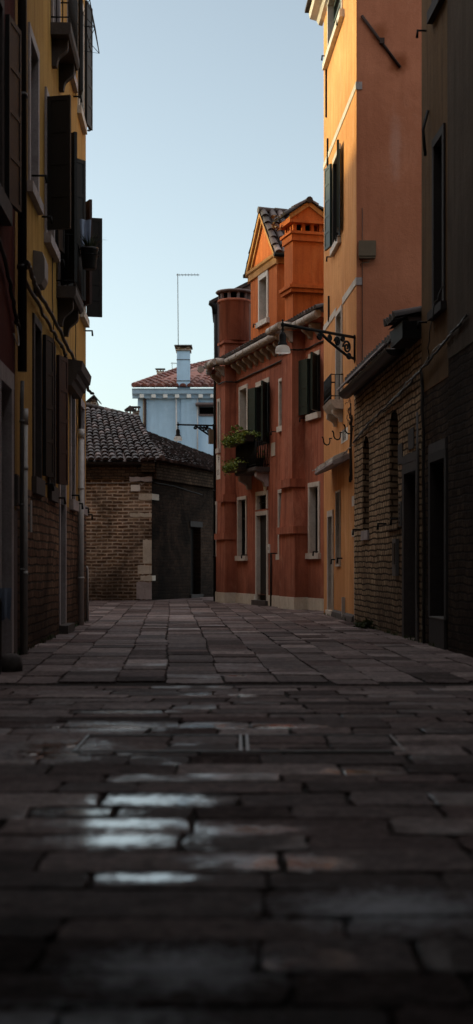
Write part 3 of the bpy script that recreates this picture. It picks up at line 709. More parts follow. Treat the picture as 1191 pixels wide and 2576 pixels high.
for hgt in (.07, .46): m.tube([(a, vt + hgt, 0), (a, vt + hgt, nn), (z, vt + hgt, nn), (z, vt + hgt, 0)], .013, 6)
for k in range(14):
    uu = a + (z - a) * k / 13; m.tube([(uu, vt, nn), (uu, vt + .46, nn)], .009, 5)
    if k < 13: m.tube([(uu + .043 + .03 * math.cos(q * .7), vt + .22 + .05 * math.sin(q * .7), nn) for q in range(10)], .006, 4, False)
for k in range(3):
    m.tube([(a, vt, nn * k / 3), (a, vt + .46, nn * k / 3)], .008, 5)
m.build('railing', M['iron'], bal)
for u_, v0, v1 in ((28.35, 9.9, 10.85), (28.1, 7.9, 9.4), (27.9, 5.75, 6.25)):       # iron wall anchors
    MB(fr).box(u_, u_ + .05, v0, v1, .002, .035).build('wall_anchor', M['iron'], ora)
for u_, v_ in ((25.95, 10.9), (28.45, 11.15), (26.1, 7.0), (27.6, 6.95), (25.9, 1.1), (26.85, 1.08)): hook(fr, u_, v_, ora, l=.10)
m = MB(WE)                                        # long iron tie bar lying against the end wall
x0, z0 = WE.at(910, 41); x1, z1 = WE.at(1007, 171); mx, mz = WE.at(961, 105)
m.tube([(x0, z0, .03), (x1, z1, .03)], .030, 4); m.box(mx - .04, mx + .04, mz - .045, mz + .045, .004, .07); m.build('tie_bar', M['rust'], ora)
m = MB(WE); m.tube([(xw + .10, 3.2, .012), (xw + .10, 5.72, .012), (xw + .10, 7.0, .012)], .006, 5); m.build('conduit', M['cable'], ora)
b = thing('utility_box', 'square taupe metal box high on the terracotta end wall', 'utility box', WE.P(2.2, 6.1, .1))
bx0, bz1 = WE.at(902, 608); bx1, bz0 = WE.at(945, 652)
m = MB(WE); m.box(bx0, bx1, bz0 + .04, bz1, .003, .10); m.build('casing', M['boxt'], b)
MB(WE).box(bx0 + .01, bx1 - .01, bz0, bz0 + .039, .003, .085).build('base_lip', M['boxt'], b)
m = MB(WE); m.tube([(bx0 + .18, bz0, .05), (bx0 + .17, bz0 - .06, .05), (bx0 + .05, bz0 - .07, .03), (bx0 + .03, bz0 - .11, .02)], .008, 5); m.build('cable', M['boxt'], b)
def quoin(u0, u1, v0, v1, root, f=WO, mat='stone', n=.02): MB(f).box(u0, u1, v0, v1, .002, n).build('quoin', M[mat], root)
q0 = fr.u(905)
quoin(24.0, 24.45, 1.98, 2.15, ora); quoin(24.0, 24.5, 1.46, 1.57, ora); quoin(24.0, 24.18, -.02, 1.455, ora, n=.018)
MB(fr).box(25.5, 25.55, -.02, .40, .003, .06).build('conduit', M['pipew'], ora)
MB(fr).prism_u([(.003, -.02), (.07, -.02), (.05, .09), (.003, .13)], 24.2, 27.15).build('footing', M['stoned'], ora)
# small stone canopy with broken tiles
can = thing('door_canopy', 'small crumbling stone canopy with broken tiles on the orange wall', 'canopy', fr.P(25.6, 2.9))
m = MB(fr); m.prism_u([(0.003, 2.83), (.30, 2.71), (.33, 2.74), (.33, 2.78), (0.003, 2.93)], 24.65, 27.6); m.build('slab', M['stoneg'], can)
m = MB(fr)
for k in range(19):
    a = 24.7 + k * .15; l = random.uniform(.0, .06)
    m.hexa([(a, 2.785 + .0, .335 - l), (a + .12, 2.785, .34 - l), (a + .12, 2.90, .06), (a, 2.90, .06)], [(a, 2.83 + l, .335 - l), (a + .12, 2.82, .34 - l), (a + .12, 2.95, .06), (a, 2.95 + l * .5, .06)])
m.build('broken_tiles', M['stone'], can)
for i, px in enumerate((1.0, 0, 2)):
    pass
for px, py, lab in ((875, 1083, 'iron U shaped hook in front of the white street plate'), (846, 1098, 'iron U shaped hook, middle one of three on the orange wall'), (820, 1112, 'iron U shaped hook nearest the red house')):
    u_, v_ = fr.at(px, py, .12); r = .065; m = MB(fr)
    pts = [(u_ + .05, v_ + .085, .02), (u_ + .05, v_ + .075, .09)]
    dd = [(.13, .07), (.12, .03), (.12 + .01, -.02), (.15, -.055), (.19, -.065), (.23, -.05), (.255, -.01), (.26, .04), (.275, .075), (.29, .08)]
    pts = [(u_, v_ + .07, -.005)] + [(u_ - .02 * k, v_ + b_, a_ - .08) for k, (a_, b_) in enumerate(dd)]
    m.tube(pts, .013, 6); single(m, 'iron_hook', M['iron'], lab, 'hook', 'iron hooks on the orange wall')
def text_on(fr, s, u, v, n, size, root, mat, sx=1.0):
    cu = bpy.data.curves.new('lettering', 'FONT'); cu.body = s; cu.size = size; cu.align_x = 'CENTER'; cu.align_y = 'CENTER'; cu.extrude = .0015
    to = bpy.data.objects.new('tmp', cu); COL.objects.link(to); bpy.context.view_layer.update()
    me = bpy.data.meshes.new_from_object(to.evaluated_get(bpy.context.evaluated_depsgraph_get())); bpy.data.objects.remove(to)
    o_ = rootloc(root)
    for vv in me.vertices: vv.co = fr.P(u + vv.co.x * sx * (-1 if fr.n[0] < 0 else 1), v + vv.co.y, n + vv.co.z) - o_
    me.name = 'lettering'; me.materials.clear(); me.materials.append(mat); o = bpy.data.objects.new('lettering', me); COL.objects.link(o); o.parent = root
s0, sv0 = fr.u(876), fr.v(859.5, 1117); s1, sv1 = fr.u(859.5), fr.v(859.5, 1086)
sg = thing('street_sign', 'white street name plate painted on the orange wall behind an iron hook', 'street sign', fr.P(s0, sv0))
MB(fr).box(s0, s1, sv0, sv1, .002, .008).build('plate', M['marble'], sg)
for dv, tx in ((.76, 'RAMO'), (.30, 'VIANA')): text_on(fr, tx, (s0 + s1) / 2, sv0 + (sv1 - sv0) * dv, .0095, .17, sg, M['pipe'], 1.0)
m = MB(fr)
m.tube(wiggle([(24.42, 3.55, .03), (24.45, 2.95, .04), (24.5, 2.4, .04)], 8, .008), .025, 6); single(m, 'cable_bundle', M['cable'], 'thick dark cable running down the orange wall beside the corner', 'cable')
m = MB(fr)
m.tube(wiggle([(24.05, 3.0, .05), (24.4, 2.98, .07), (24.7, 2.88, .15), (25.2, 2.86, .25), (26.2, 2.88, .22), (27.3, 2.90, .18), (27.6, 2.80, .38)], 6, .015), .010, 5)
single(m, 'wire', M['cablew'], 'pale twisted wire lying along the crumbling canopy', 'wire')

def scroll(m, c, e1, e2, r0, turns, th, flip=1, n=26):
    pts = []
    for i in range(n):
        a = turns * 6.283 * i / (n - 1); r = r0 * (1 - .82 * i / (n - 1))
        pts.append(tuple(Vector(c) + Vector(e1) * math.cos(a) * r + Vector(e2) * math.sin(a) * r * flip))
    m.tube(pts, th, 5)
def street_lamp(base, tip, label, plate_h=.42, s=1.0):
    """iron wall lamp: base = arm root on the wall, tip = where the head hangs; world xyz"""
    b, t_ = Vector(base), Vector(tip); L = t_ - b; e = L.normalized(); up = Vector((0, 0, 1))
    W = Frame((0, 0), (1, 0), (0, -1))
    def q(v): return (v.x, v.z, -v.y)
    lp = thing('street_lamp', label, 'street lamp', tuple(b), 'wall mounted street lamps')
    m = MB(WORLD); m.tube([q(b), q(t_ + e * .02)], .025 * s, 8); m.tube([q(b - e * .01 + up * .04 * s), q(b - e * .01 - up * plate_h * .92)], .020 * s, 6); m.tube([q(b - e * .01 - up * plate_h * .92), q(b - up * (plate_h + .06))], [.02, .004], 6); m.build('arm', M['iron'], lp)
    m = MB(WORLD); k = L.length
    E1 = (e.x, e.z, -e.y); E2 = (0, 1, 0)
    def loc(a, z): return q(b + e * a - up * z)
    m.tube([loc(.02, plate_h * .95), loc(.10 * k + .02, plate_h * .86), loc(.22 * k, plate_h * .66), loc(.36 * k, plate_h * .38), loc(.46 * k, plate_h * .14), loc(.5 * k, .02)], .026 * s, 6)
    for a, z, r, f in ((.11, .21, .12, 1), (.08, .36, .06, -1), (.25, .135, .085, 1), (.36, .085, .06, -1), (.50, .09, .065, -1), (.17, .06, .05, -1)):
        scroll(m, loc(a * k, z * plate_h / .42), E1, E2, r * s * plate_h / .42, 1.7, .019 * s, f)
    m.build('scroll_bracket', M['iron'], lp)
    c = (t_.x, t_.z, -t_.y)
    m = MB(WORLD); m.lathe(c, [(.001, .085 * s), (.012 * s, .075 * s), (.018 * s, .055 * s), (.010 * s, .04 * s), (.026 * s, .02 * s), (.03 * s, 0), (.026 * s, -.03 * s), (.012 * s, -.05 * s), (.022 * s, -.075 * s), (.016 * s, -.11 * s), (.04 * s, -.135 * s), (.05 * s, -.155 * s), (.055 * s, -.17 * s), (.055 * s, -.27 * s), (.066 * s, -.285 * s), (.075 * s, -.315 * s), (.078 * s, -.325 * s), (.06 * s, -.326 * s)], 16)
    h = m.build('lamp_head', M['iron'], lp)
    m = MB(WORLD); m.lathe(c, [(.07 * s, -.328 * s), (.095 * s, -.345 * s), (.112 * s, -.38 * s), (.120 * s, -.425 * s), (.122 * s, -.445 * s)], 28, .012)
    m.build('glass_shade', M['opal'], h)
    return lp
street_lamp(WO.P(24.12, 4.83, .02), (.735, 22.62, 4.80), 'black iron street lamp on a scrolled bracket at the orange house corner', .38, 1.02)

# ================================================================== RED HOUSE
fr = WD; D1 = WD.u(544); EV = 6.28
red = thing('red_house', 'weathered red stucco house with white plinth, flower balcony, dormer and chimneys', 'house', fr.P(4.5, 0))
hs = []
def uu(a, b): x, y_ = fr.u(a), fr.u(b); return (min(x, y_), max(x, y_))
def win(px0, px1, py0, py1, fw=.09, **k):
    a, b = uu(px0, px1); c = (px0 + px1) / 2
    return opening(red, fr, hs, a + fw, b - fw, fr.v(c, py1) + .0, fr.v(c, py0) - fw, fw, k.pop('dep', .26), k.pop('mat', 'stone'), **k), a + fw, b - fw
win(603, 625, 970, 1085, pane='pane', dep=.2)
k_ = opening(red, fr, hs, *uu(675.5, 649), 3.92, fr.v(663, 968), .12, .12, 'stone', 'door', sill=False, pmat='blackwood', jm='blackwood'); ua, ub = uu(675.5, 649)
leaf_shutter(fr, ua - .02, 3.95, fr.v(663, 968), .42, 32, -1, k_, M['green'], rails=7); leaf_shutter(fr, ub + .02, 3.95, fr.v(663, 968), .42, 9, 1, k_, M['green'], rails=7)
win(703.5, 716, 951, 1072, .07, dep=.09, sillw=.02)
w_, a, b = win(778, 806, 886, 1040, .1, dep=.1, pane='void', jm='blackwood')
va, vb = fr.v(792, 1040) + .02, fr.v(792, 897)
leaf_shutter(fr, a - .02, va, vb, .42, 34, -1, w_, M['green'], rails=6); leaf_shutter(fr, b + .02, va, vb, .42, 9, 1, w_, M['green'], rails=6)
win(548.5, 556, 1003, 1128, .08, dep=.06, sillw=.0)
w_, a, b = win(599, 622, 1249, 1398, .08, dep=.13)
da, db = uu(675.5, 645)
dv0, dv1 = .12, fr.v(660, 1296)
dw = opening(red, fr, hs, da + .1, db - .1, dv0, dv1, .1, .11, 'stone', 'door', sill=False, pmat='blackwood')
MB(fr).box(da - .04, db + .1, -.03, dv0 - .002, -.42, .10).build('doorstep', M['stoned'], dw)
ta, tb = fr.v(660, 1281), fr.v(660, 1246)
tw = opening(red, fr, hs, da + .12, db - .12, ta, tb, .10, .1, 'stone', pane='void', sill=False, bars=False)
m = MB(fr)
for k in range(6):
    x = da + .12 + (db - da - .24) * (k + .5) / 6; m.tube([(x, ta, -.05), (x, tb, -.05)], .011, 5)
m.tube([(da + .12, (ta + tb) / 2, -.05), (db - .12, (ta + tb) / 2, -.05)], .011, 5); m.build('grille', M['iron'], tw)
win(701.5, 715, 1231, 1394, .08, dep=.1, sillw=.02)
w_, a, b = win(777.5, 806, 1213, 1391, .10, dep=.17)
win(541.5, 547, 1262, 1400, .08, dep=.2, sill=False)
BR = [(0, 0)]
# chimney breasts: (lower front px, upper front px)
def breast(pl, pu, p, v1a, v1b, v2a, v2b, n_=.30):
    l0, l1 = sorted((fr.u(pl[0], n_), fr.u(pl[1], n_))); a0, a1 = sorted((fr.u(pu[0], n_), fr.u(pu[1], n_))); l1 = min(l1, D1 - .06); print('BREAST', l0, l1, a0, a1, D1)
    m = MB(fr); pu_ = p
    m.box(l0, l1, .27, v1a, 0, p + .012)
    m.hexa([(l0 + .02, v1b, p + .01), (l1 - .02, v1b, p + .01), (l1 - .02, v1b, 0), (l0 + .02, v1b, 0)], [(a0, v2a, p), (a1, v2a, p), (a1, v2a, 0), (a0, v2a, 0)])
    m.box(a0, a1, v2b, EV - .1, 0, p)
    bb = m.build('chimney_breast', M['red'], red)
    MB(fr).box(l0 - .05, l1 + .05, v1a, v1b, 0, p + .06).build('moulding', M['red'], bb); MB(fr).box(a0 - .06, a1 + .06, v2a, v2b, 0, p + .07).build('moulding', M['red'], bb)
    MB(fr).box(l0 - .025, l1 + .025, -.03, .268, 0, p + .035).build('breast_plinth', M['plinth'], bb)
    return l0, l1, a0, a1
r_ = breast((742, 703), (734, 708), .29, 1.68, 1.84, 2.72, 2.9); l_ = breast((567, 545), (566, 556), .29, 1.66, 1.82, 2.64, 2.83)
m = MB(fr).wall(-.35, D1, .26, EV, [(h[0], h[1], max(h[2], .26), h[3], h[4]) for h in hs]); m.face([(D1, 0, 0), (D1, EV, 0), (D1, EV, -4), (D1, 0, -4)]); m.build('wall', M['red'], red)
m = MB(fr)
segs = [(-.35, r_[0] - .03), (r_[1] + .03, da - .04), (db + .1, l_[0] - .03), (l_[1] + .03, D1 + .02)]
for a, b in segs: MB(fr).box(a, b, -.03, .258, -.02, .022).build('stone_plinth', M['plinth'], red)
# eaves: gutter stepping round the breasts, corbels, roof
def eave_path(n, v): 
    e_ = .06
    return [(-.35, v, n), (r_[2] - e_, v, n), (r_[2] - e_, v, n + .30), (r_[3] + e_, v, n + .30), (r_[3] + e_, v, n), (l_[2] - e_, v, n), (l_[2] - e_, v, n + .30), (l_[3] + e_, v, n + .30), (D1 - .02, v, n - .06), (D1 - .02, v, -.5)]
m = MB(fr)
ep = eave_path(.27, EV)
for a, b in zip(ep, ep[1:]): m.tube([a, b], .088, 12)
for (a, b) in zip(ep, ep[1:]):
    if abs(a[0] - b[0]) > .6:
        k = int(abs(a[0] - b[0]) / .8)
        for i in range(k + 1): c = a[0] + (b[0] - a[0]) * (i + .3) / (k + 1); m.tube([(c, EV, a[2]), (c + .05, EV, a[2])], .097, 12)
m.build('gutter', M['gutter'], red)
m = MB(fr)
m.prism_u([(0, EV - .10), (.20, EV - .06), (.22, EV + .02), (0, EV + .03)], -.35, D1)
m.build('eaves_soffit', M['red'], red)
x = .25
while x < D1:
    ins = any(q[2] - .12 < x < q[3] + .02 for q in (r_, l_)); n0 = .29 if ins else 0
    MB(fr).prism_u([(n0 + .001, EV - .10)] + [(n0 + a, b) for a, b in [(.22, EV - .095), (.235, EV - .15), (.20, EV - .20), (.10, EV - .26), (.06, EV - .33), (.0015, EV - .36)]], x, x + .13).build('corbel', M['gutter'], red); x += .53
m = MB(); tiles(m, fr.P(-.5, EV + .06, .30), fr.P(D1 + .1, EV + .06, .30), fr.P(D1 + .1, EV + 1.1, -2.6), fr.P(-.5, EV + 1.1, -2.6), .2, .34); m.build('roof', M['tile'], red)
# dormer
d0, d1 = uu(697.5, 631.5); dE, dA = 8.32, 9.45; dm = (d0 + d1) / 2; dep = 1.25
hw = []; wa, wb = uu(676.5, 652.5)
m = MB(fr)
v0w, v1w = fr.v(664, 806), fr.v(664, 690)
m.wall(d0, d1, EV + .0, dE, [(wa, wb, v0w - .001, v1w, .2)]); m.face([(d0, dE, 0), (d1, dE, 0), (dm, dA, 0)])
for q in (d0, d1): m.face([(q, EV - .2, 0), (q, EV - .2, -dep - 1), (q, dE, -dep - 1), (q, dE, 0)])
dor = m.build('dormer', M['dormer'], red)
f_ = .10; m = MB(fr); m.box(wa, wa + f_, v0w, v1w, -.2, .03); m.box(wb - f_, wb, v0w, v1w, -.2, .03); m.box(wa, wb, v1w - f_, v1w + .06, -.2, .032); m.box(wa - .07, wb + .07, v0w - .13, v0w - .002, -.1, .08); m.build('window_frame', M['stone'], dor)
MB(fr).box(wa + f_, wb - f_, v0w, v1w - f_, -.22, -.19).build('pane', M['pane'], dor)
m = MB(fr)
m.prism_u([(0.001, dE - .22), (.05, dE - .2), (.06, dE - .06), (.10, dE - .03), (.11, dE + .03), (0.001, dE + .04)], d0 - .1, d1 + .1)
for q, sg_ in ((d0, -1), (d1, 1)):
    m.box(q, q + sg_ * .05, dE - .2, dE - .05, -dep, -.001); m.box(q, q + sg_ * .10, dE - .05, dE + .03, -dep, -.001)
def rake(q, k0, k1, n1):                         # sloping moulding along each gable edge
    ue = q + (q - dm) * .09; ve = dE + .0
    m.prism_n([(ue, ve + k0), (dm, dA + .14 + k0), (dm, dA + .14 + k1), (ue, ve + k1)], .002, n1)
for q in (d0, d1): rake(q, -.10, .03, .11); rake(q, -.24, -.13, .05)
m.build('cornice', M['trim'], dor)
m = MB()
ex = .16
for q, sgn in ((d0, -1), (d1, 1)):
    A = fr.P(q + sgn * ex, dE - .0, -dep - .3); B = fr.P(q + sgn * ex, dE - .0, .13); Cc = fr.P(dm, dA + .18, .13); Dd = fr.P(dm, dA + .18, -dep - .3)
    tiles(m, A, B, Cc, Dd, .2, .3, jit=.02)
def rid(m, P0, P1, r=.085, n=6):
    for i in range(n):
        a = P0.lerp(P1, i / n); b = P0.lerp(P1, (i + 1.08) / n); m.tube([(a.x, a.z, -a.y), (b.x, b.z - .012, -b.y)], [r, r * .92], 8)
rid(m, fr.P(dm, dA + .2, .14), fr.P(dm, dA + .2, -dep - .3), n=4)
m.build('dormer_roof', M['tile'], dor)
m = MB(fr)
for q, s_ in ((d0, -1), (d1, 1)): m.tube([(q + s_ * .2, dE - .03, .14), (q + s_ * .2, dE - .03, -dep)], .05, 8)
m.build('gutter', M['iron'], dor)
# big square chimney on the right breast
n1, n0 = .29, -.40; c0, c1 = sorted((fr.u(738, .29), fr.u(717, .29))); ch = None
m = MB(fr); m.box(c0 + .01, c1 - .01, EV - .1, 7.03, n0, n1 - .0); m.box(c0, c1, 7.24, 8.17, n0 - .02, n1 + .01)
chm = m.build('chimney', M['dormer'], red)
m = MB(fr); m.box(c0 - .07, c1 + .07, 7.03, 7.12, n0 - .07, n1 + .07); m.box(c0 - .11, c1 + .11, 7.12, 7.19, n0 - .11, n1 + .11); m.box(c0 - .05, c1 + .05, 7.19, 7.24, n0 - .05, n1 + .05); m.build('moulding', M['dormer'], chm)
m = MB(fr); m.box(c0 - .05, c1 + .05, 8.17, 8.32, n0 - .06, n1 + .05); m.box(c0 - .09, c1 + .09, 8.32, 8.38, n0 - .10, n1 + .09)
hu = (c1 - c0) / 5
for i in range(4):
    for nn in (n0, n1 - .08): x = c0 + (c1 - c0 - .08) * i / 3; m.box(x, x + .08, 8.38, 8.56, nn, nn + .08)
for i in range(1, 3):
    for x in (c0, c1 - .08): z = n0 + (n1 - n0 - .08) * i / 3; m.box(x, x + .08, 8.38, 8.56, z, z + .08)
m.box(c0 - .10, c1 + .10, 8.56, 8.62, n0 - .12, n1 + .11); m.build('chimney_cap', M['dormer'], chm)
MB(fr).box(c0 + .14, c1 - .14, 8.382, 8.558, n0 + .14, n1 - .14).build('flue', M['void'], chm)
m = MB(fr); nm = (n0 + n1) / 2; vA = 9.0
def tri(u_, s1, s0, th, m):
    m.prism_u([(n0 - .12, 8.62), (n1 + .11, 8.62), (n1 + .11, 8.68), (nm, vA), (n0 - .12, 8.68)], u_, u_ + th)
tri(c0 - .04, 1, 0, c1 - c0 + .08, m); m.build('pediment', M['dormer'], chm)
m = MB(fr)
for a, b in ((n0 - .12, nm), (n1 + .11, nm)):
    m.hexa([(c0 - .085, 8.622, a), (c0 - .04, 8.622, a), (c0 - .04, vA - .06, b), (c0 - .085, vA - .06, b)], [(c0 - .085, 8.74, a), (c0 - .04, 8.74, a), (c0 - .04, vA + .05, b), (c0 - .085, vA + .05, b)])
m.build('pediment_moulding', M['trim'], chm)
m = MB(); P_ = fr.P
tiles(m, P_(c0 - .12, 8.70, n1 + .16), P_(c1 + .12, 8.70, n1 + .16), P_(c1 + .12, vA + .06, nm), P_(c0 - .12, vA + .06, nm), .17, .25, jit=.02)
tiles(m, P_(c0 - .12, 8.70, n0 - .17), P_(c1 + .12, 8.70, n0 - .17), P_(c1 + .12, vA + .06, nm), P_(c0 - .12, vA + .06, nm), .17, .25, jit=.02)
rid(m, P_(c0 - .14, vA + .07, nm), P_(c1 + .12, vA + .07, nm), .075, 3)
m.build('chimney_roof', M['tile'], chm)
foliage(tuple(P_(c1 - .15, 8.62, n1 + .12)), (.2, .2, .16), 160, M['dry'], chm, 'foliage', (.02, .045))
# rounded chimney on the left breast
c0, c1 = sorted((fr.u(567, .29), fr.u(553, .29))); n1, n0 = .29, -.36; cu, cn = (c0 + c1) / 2, (n0 + n1) / 2
m = MB(fr); m.box(c0, c1, EV - .1, 6.78, n0, n1); rc = m.build('chimney', M['red'], red)
MB(fr).box(c0 - .05, c1 + .05, 6.78, 6.85, n0 - .05, n1 + .05).build('moulding', M['red'], rc)
rr = .40
m = MB(fr); m.lathe((cu, 6.851, cn), [(rr - .02, 0), (rr, .02), (rr, 1.02), (rr + .03, 1.03), (rr + .05, 1.08), (rr + .02, 1.10)], 24); m.build('shaft', M['red'], rc)
m = MB(fr); m.lathe((cu, 7.952, cn), [(rr - .12, 0), (rr - .12, .17)], 20); m.build('flue', M['void'], rc)
m = MB(fr)
for i in range(10):
    a = i * .628; x, z = cu + math.cos(a) * (rr - .02), cn + math.sin(a) * (rr - .02); m.box(x - .035, x + .035, 7.952, 8.12, z - .035, z + .035)
m.lathe((cu, 8.121, cn), [(rr + .07, 0), (rr + .10, .03), (rr + .08, .06), (.05, .10)], 24); m.build('chimney_cap', M['grey'], rc)
# attic block behind, with its sloping roof
m = MB(front(39.2)); x0, x1 = (543 - HX) / F * 39.2, (650 - HX) / F * 39.2; zz = lambda py: H + (HY - py) / F * 39.2
m.prism_n([(x0, 5.5), (x1, 5.5), (x1, zz(706)), (x0, zz(762))], -3, 0); at = m.build('attic', M['grey'], red)
m = MB(front(39.2)); m.prism_n([(x0 - .12, zz(763) - .01), (x1, zz(706) + .003), (x1, zz(702) + .06), (x0 - .12, zz(763) + .08)], -3.1, .1); m.build('attic_roof', M['tiled'], at)
# black rainwater pipe at the far corner
px = WD.P(D1 + .06, 0, .0); m = MB(); X, Yy = px.x - .01, px.y
m.tube([(X, -.03, -Yy), (X, 5.7, -Yy), (X + .02, 6.5, -Yy), (X + .01, zz(775), -Yy)], .05, 9); m.tube([(X, zz(790), -Yy), (X - .02, zz(770), -Yy), (X - .10, zz(762), -Yy), (X - .12, zz(756), -Yy)], [.06, .09, .10, .05], 9)
for z in (1.2, 3.0, 4.8): m.tube([(X, z, -Yy), (X, z + .06, -Yy)], .066, 9)
m.build('downpipe', M['iron'], red)
# balcony
B0, B1 = uu(677, 628); VT = fr.v(676, 1175) ; p = .36
m = MB(fr); m.prism_u([(0, VT - .12), (p - .03, VT - .12), (p, VT - .08), (p, VT), (0, VT)], B0 - .08, B1 + .1); bal = m.build('balcony', M['stoned'], red)
for q in (B0 + .02, B1 - .2): MB(fr).prism_u(corbel_profile(p * .85, VT - .121, .34), q, q + .16).build('bracket', M['stoneg'], bal)
m = MB(fr); a, z, nn, rail = B0 - .04, B1 + .06, p - .03, fr.v(676, 1106) - VT
for hgt in (.06, rail): m.tube([(a, VT + hgt, 0), (a, VT + hgt, nn), (z, VT + hgt, nn), (z, VT + hgt, 0)], .014, 6)
for i in range(26): q = a + (z - a) * i / 25; m.tube([(q, VT, nn), (q, VT + rail, nn)], .015, 5)
for i in range(6):
    for e_ in (a, z): m.tube([(e_, VT, nn * i / 6), (e_, VT + rail, nn * i / 6)], .015, 5)
m.build('railing', M['iron'], bal)
def planter(u0, u1, v, n0, n1, label, n_leaf, drop, h=.16, up=.085):
    o = thing('planter', label, 'planter', fr.P((u0 + u1) / 2, v, (n0 + n1) / 2), 'planters on the balcony of the red house')
    m = MB(fr); i_ = .02; m.hexa([(u0 + i_, v, n1 - i_), (u1 - i_, v, n1 - i_), (u1 - i_, v, n0 + i_), (u0 + i_, v, n0 + i_)], [(u0, v + h, n1), (u1, v + h, n1), (u1, v + h, n0), (u0, v + h, n0)]); m.build('trough', M['terracotta'] if 'terracotta' in label else M['pot'], o)
    c = fr.P((u0 + u1) / 2, v + h + up * .5, (n0 + n1) / 2)
    # foliage follows the trough direction
    k = max(2, int((u1 - u0) / .28))
    mm = MB(WORLD)
    for i in range(n_leaf):
        j = random.randrange(k); cu_ = u0 + (u1 - u0) * (j + .5) / k + random.gauss(0, .085); nn_ = random.gauss((n0 + n1) / 2 + .02, (n1 - n0) * .42)
        hh = abs(random.gauss(0, up * (.55 + .5 * ((j * 37) % 5) / 4))); vv = v + h - .02 + hh
        if random.random() < drop: vv = v + h - abs(random.gauss(0, .08)); nn_ = n1 + random.uniform(-.02, .06)
        o_ = fr.P(cu_, vv, nn_); a_ = Vector((random.gauss(0, 1), random.gauss(0, 1), random.gauss(0, .7))).normalized(); b_ = a_.cross(Vector((random.gauss(0, 1), random.gauss(0, 1), random.gauss(0, 1)))).normalized()
        l = random.uniform(.016, .042); i0 = len(mm.v); mm.v += [o_ - a_ * l, o_ + b_ * l * .5, o_ + a_ * l, o_ - b_ * l * .5]; mm.f.append((i0, i0 + 1, i0 + 2, i0 + 3)); mm.sm.append(False); mm.uv += [(0, 0)] * 4
    mm.build('leaves', M['leaf'], o)
tv = VT + rail - .05
planter(B0 + .0, (B0 + B1) / 2 - .02, tv, nn + .02, nn + .24, 'long dark trough of green trailing plants on the balcony rail beside the shutters', 1000, .25)
planter((B0 + B1) / 2 + .02, B1 + .3, tv, nn + .02, nn + .26, 'long dark trough of green trailing plants at the far end of the balcony rail', 1200, .32)
planter(B0 - .02, B0 + .16, tv + .0, .02, nn - .03, 'small dark trough of plants on the end rail of the flower balcony', 160, .1, .14, .09)
planter(B0 + .6, B1 + .25, VT - .03, nn + .04, nn + .27, 'low trough of drooping plants hung at the foot of the balcony railing', 800, .5)
for i, (q, s_) in enumerate(((B1 - .55, .13), (B1 - .15, .10))):
    o = thing('flower_pot', ('larger terracotta pot standing behind the balcony plants', 'smaller terracotta pot standing at the far end of the balcony plants')[i], 'flower pot', fr.P(q, tv + .19, nn - .02), 'terracotta pots on the balcony')
    m = MB(fr); m.lathe((q, tv + .17, nn + .0), [(s_ * .7, 0), (s_, .14), (s_ * 1.12, .145), (s_ * 1.12, .19), (s_ * .9, .185)], 14); m.build('pot', M['terracotta'], o)
    foliage(tuple(fr.P(q + .1, tv + .42, nn)), (.14, .12, .09), 170, M['leaf'], o, 'leaves', (.014, .036))
o = thing('flower_pot', 'small pot of green leaves on the balcony floor behind the railing', 'flower pot', fr.P(B0 + .35, VT, .15))
m = MB(fr); m.lathe((B0 + .35, VT + .002, .15), [(.09, 0), (.13, .2), (.14, .24), (.12, .235)], 14); m.build('pot', M['pot'], o); foliage(tuple(fr.P(B0 + .35, VT + .32, .16)), (.16, .14, .09), 150, M['leaf'], o, 'leaves', (.014, .036))
# small things on the facade
s0, s1 = uu(555, 545.5); c = 550
sg = thing('street_sign', 'white painted street name plate at the far end of the red house', 'street sign', fr.P(s0, fr.v(c, 1206)))
MB(fr).box(s0, s1, fr.v(c, 1206), fr.v(c, 1143), .002, .01).build('plate', M['marble'], sg)
text_on(fr, 'P', s0 + (s1 - s0) * .35, fr.v(c, 1158), .0115, .24, sg, M['pipe']); text_on(fr, 'S S', (s0 + s1) / 2, fr.v(c, 1189), .0115, .20, sg, M['pipe'])
s0, s1 = uu(672, 665); sv = fr.v(668, 1227)
m = MB(fr); m.prism_n([((s0 + s1) / 2 + math.cos(a * .4488) * .12, sv + math.sin(a * .4488) * .075) for a in range(14)], .002, .02); single(m, 'house_number', M['marble'], 'small oval white number plaque above the red house door', 'plaque')
s0, s1 = uu(693.5, 684); m = MB(fr); m.box(s0, s1, fr.v(688, 1147), fr.v(688, 1114), .002, .02); single(m, 'wall_plaque', M['plinth'], 'small blank pale stone plaque right of the flower balcony', 'plaque')
s0, s1 = uu(680.5, 676.5); o = thing('intercom', 'white intercom panel beside the red house door', 'intercom', fr.P(s0, fr.v(678, 1391)))
MB(fr).box(s0, s1, fr.v(678, 1391), fr.v(678, 1369), .002, .03).build('panel', M['marble'], o); MB(fr).box(s0 + .05, s1 - .05, fr.v(678, 1384), fr.v(678, 1376), .031, .036).build('speaker_slot', M['pipe'], o)
m = MB(fr); q = fr.u(682, .03); m.tube([(q, -.03, .03), (q, fr.v(682, 1391), .03)], .022, 7); m.build('conduit', M['iron'], red)
m = MB(fr)
pth = eave_path(.03, EV - .52)[:8]
m.tube(wiggle(pth, 6, .006), .020, 6); single(m, 'cable_bundle', M['cable'], 'twisted cable running under the eaves of the red house', 'cable')
for q, vv in ((fr.u(697), fr.v(697, 1086)), (fr.u(770), fr.v(770, 1052)), (fr.u(594), fr.v(594, 1398)), (fr.u(622), fr.v(622, 1396)), (fr.u(697), fr.v(697, 1392)), (fr.u(768), fr.v(768, 1388)), (fr.u(804), fr.v(804, 1388)), (fr.u(652), fr.v(652, 816))): hook(fr, q, vv, red, l=.13, n=.02)
Pq = WD.P(D1 + .06, 0, .05); zl = H + (HY - 1072) / F * 39.3
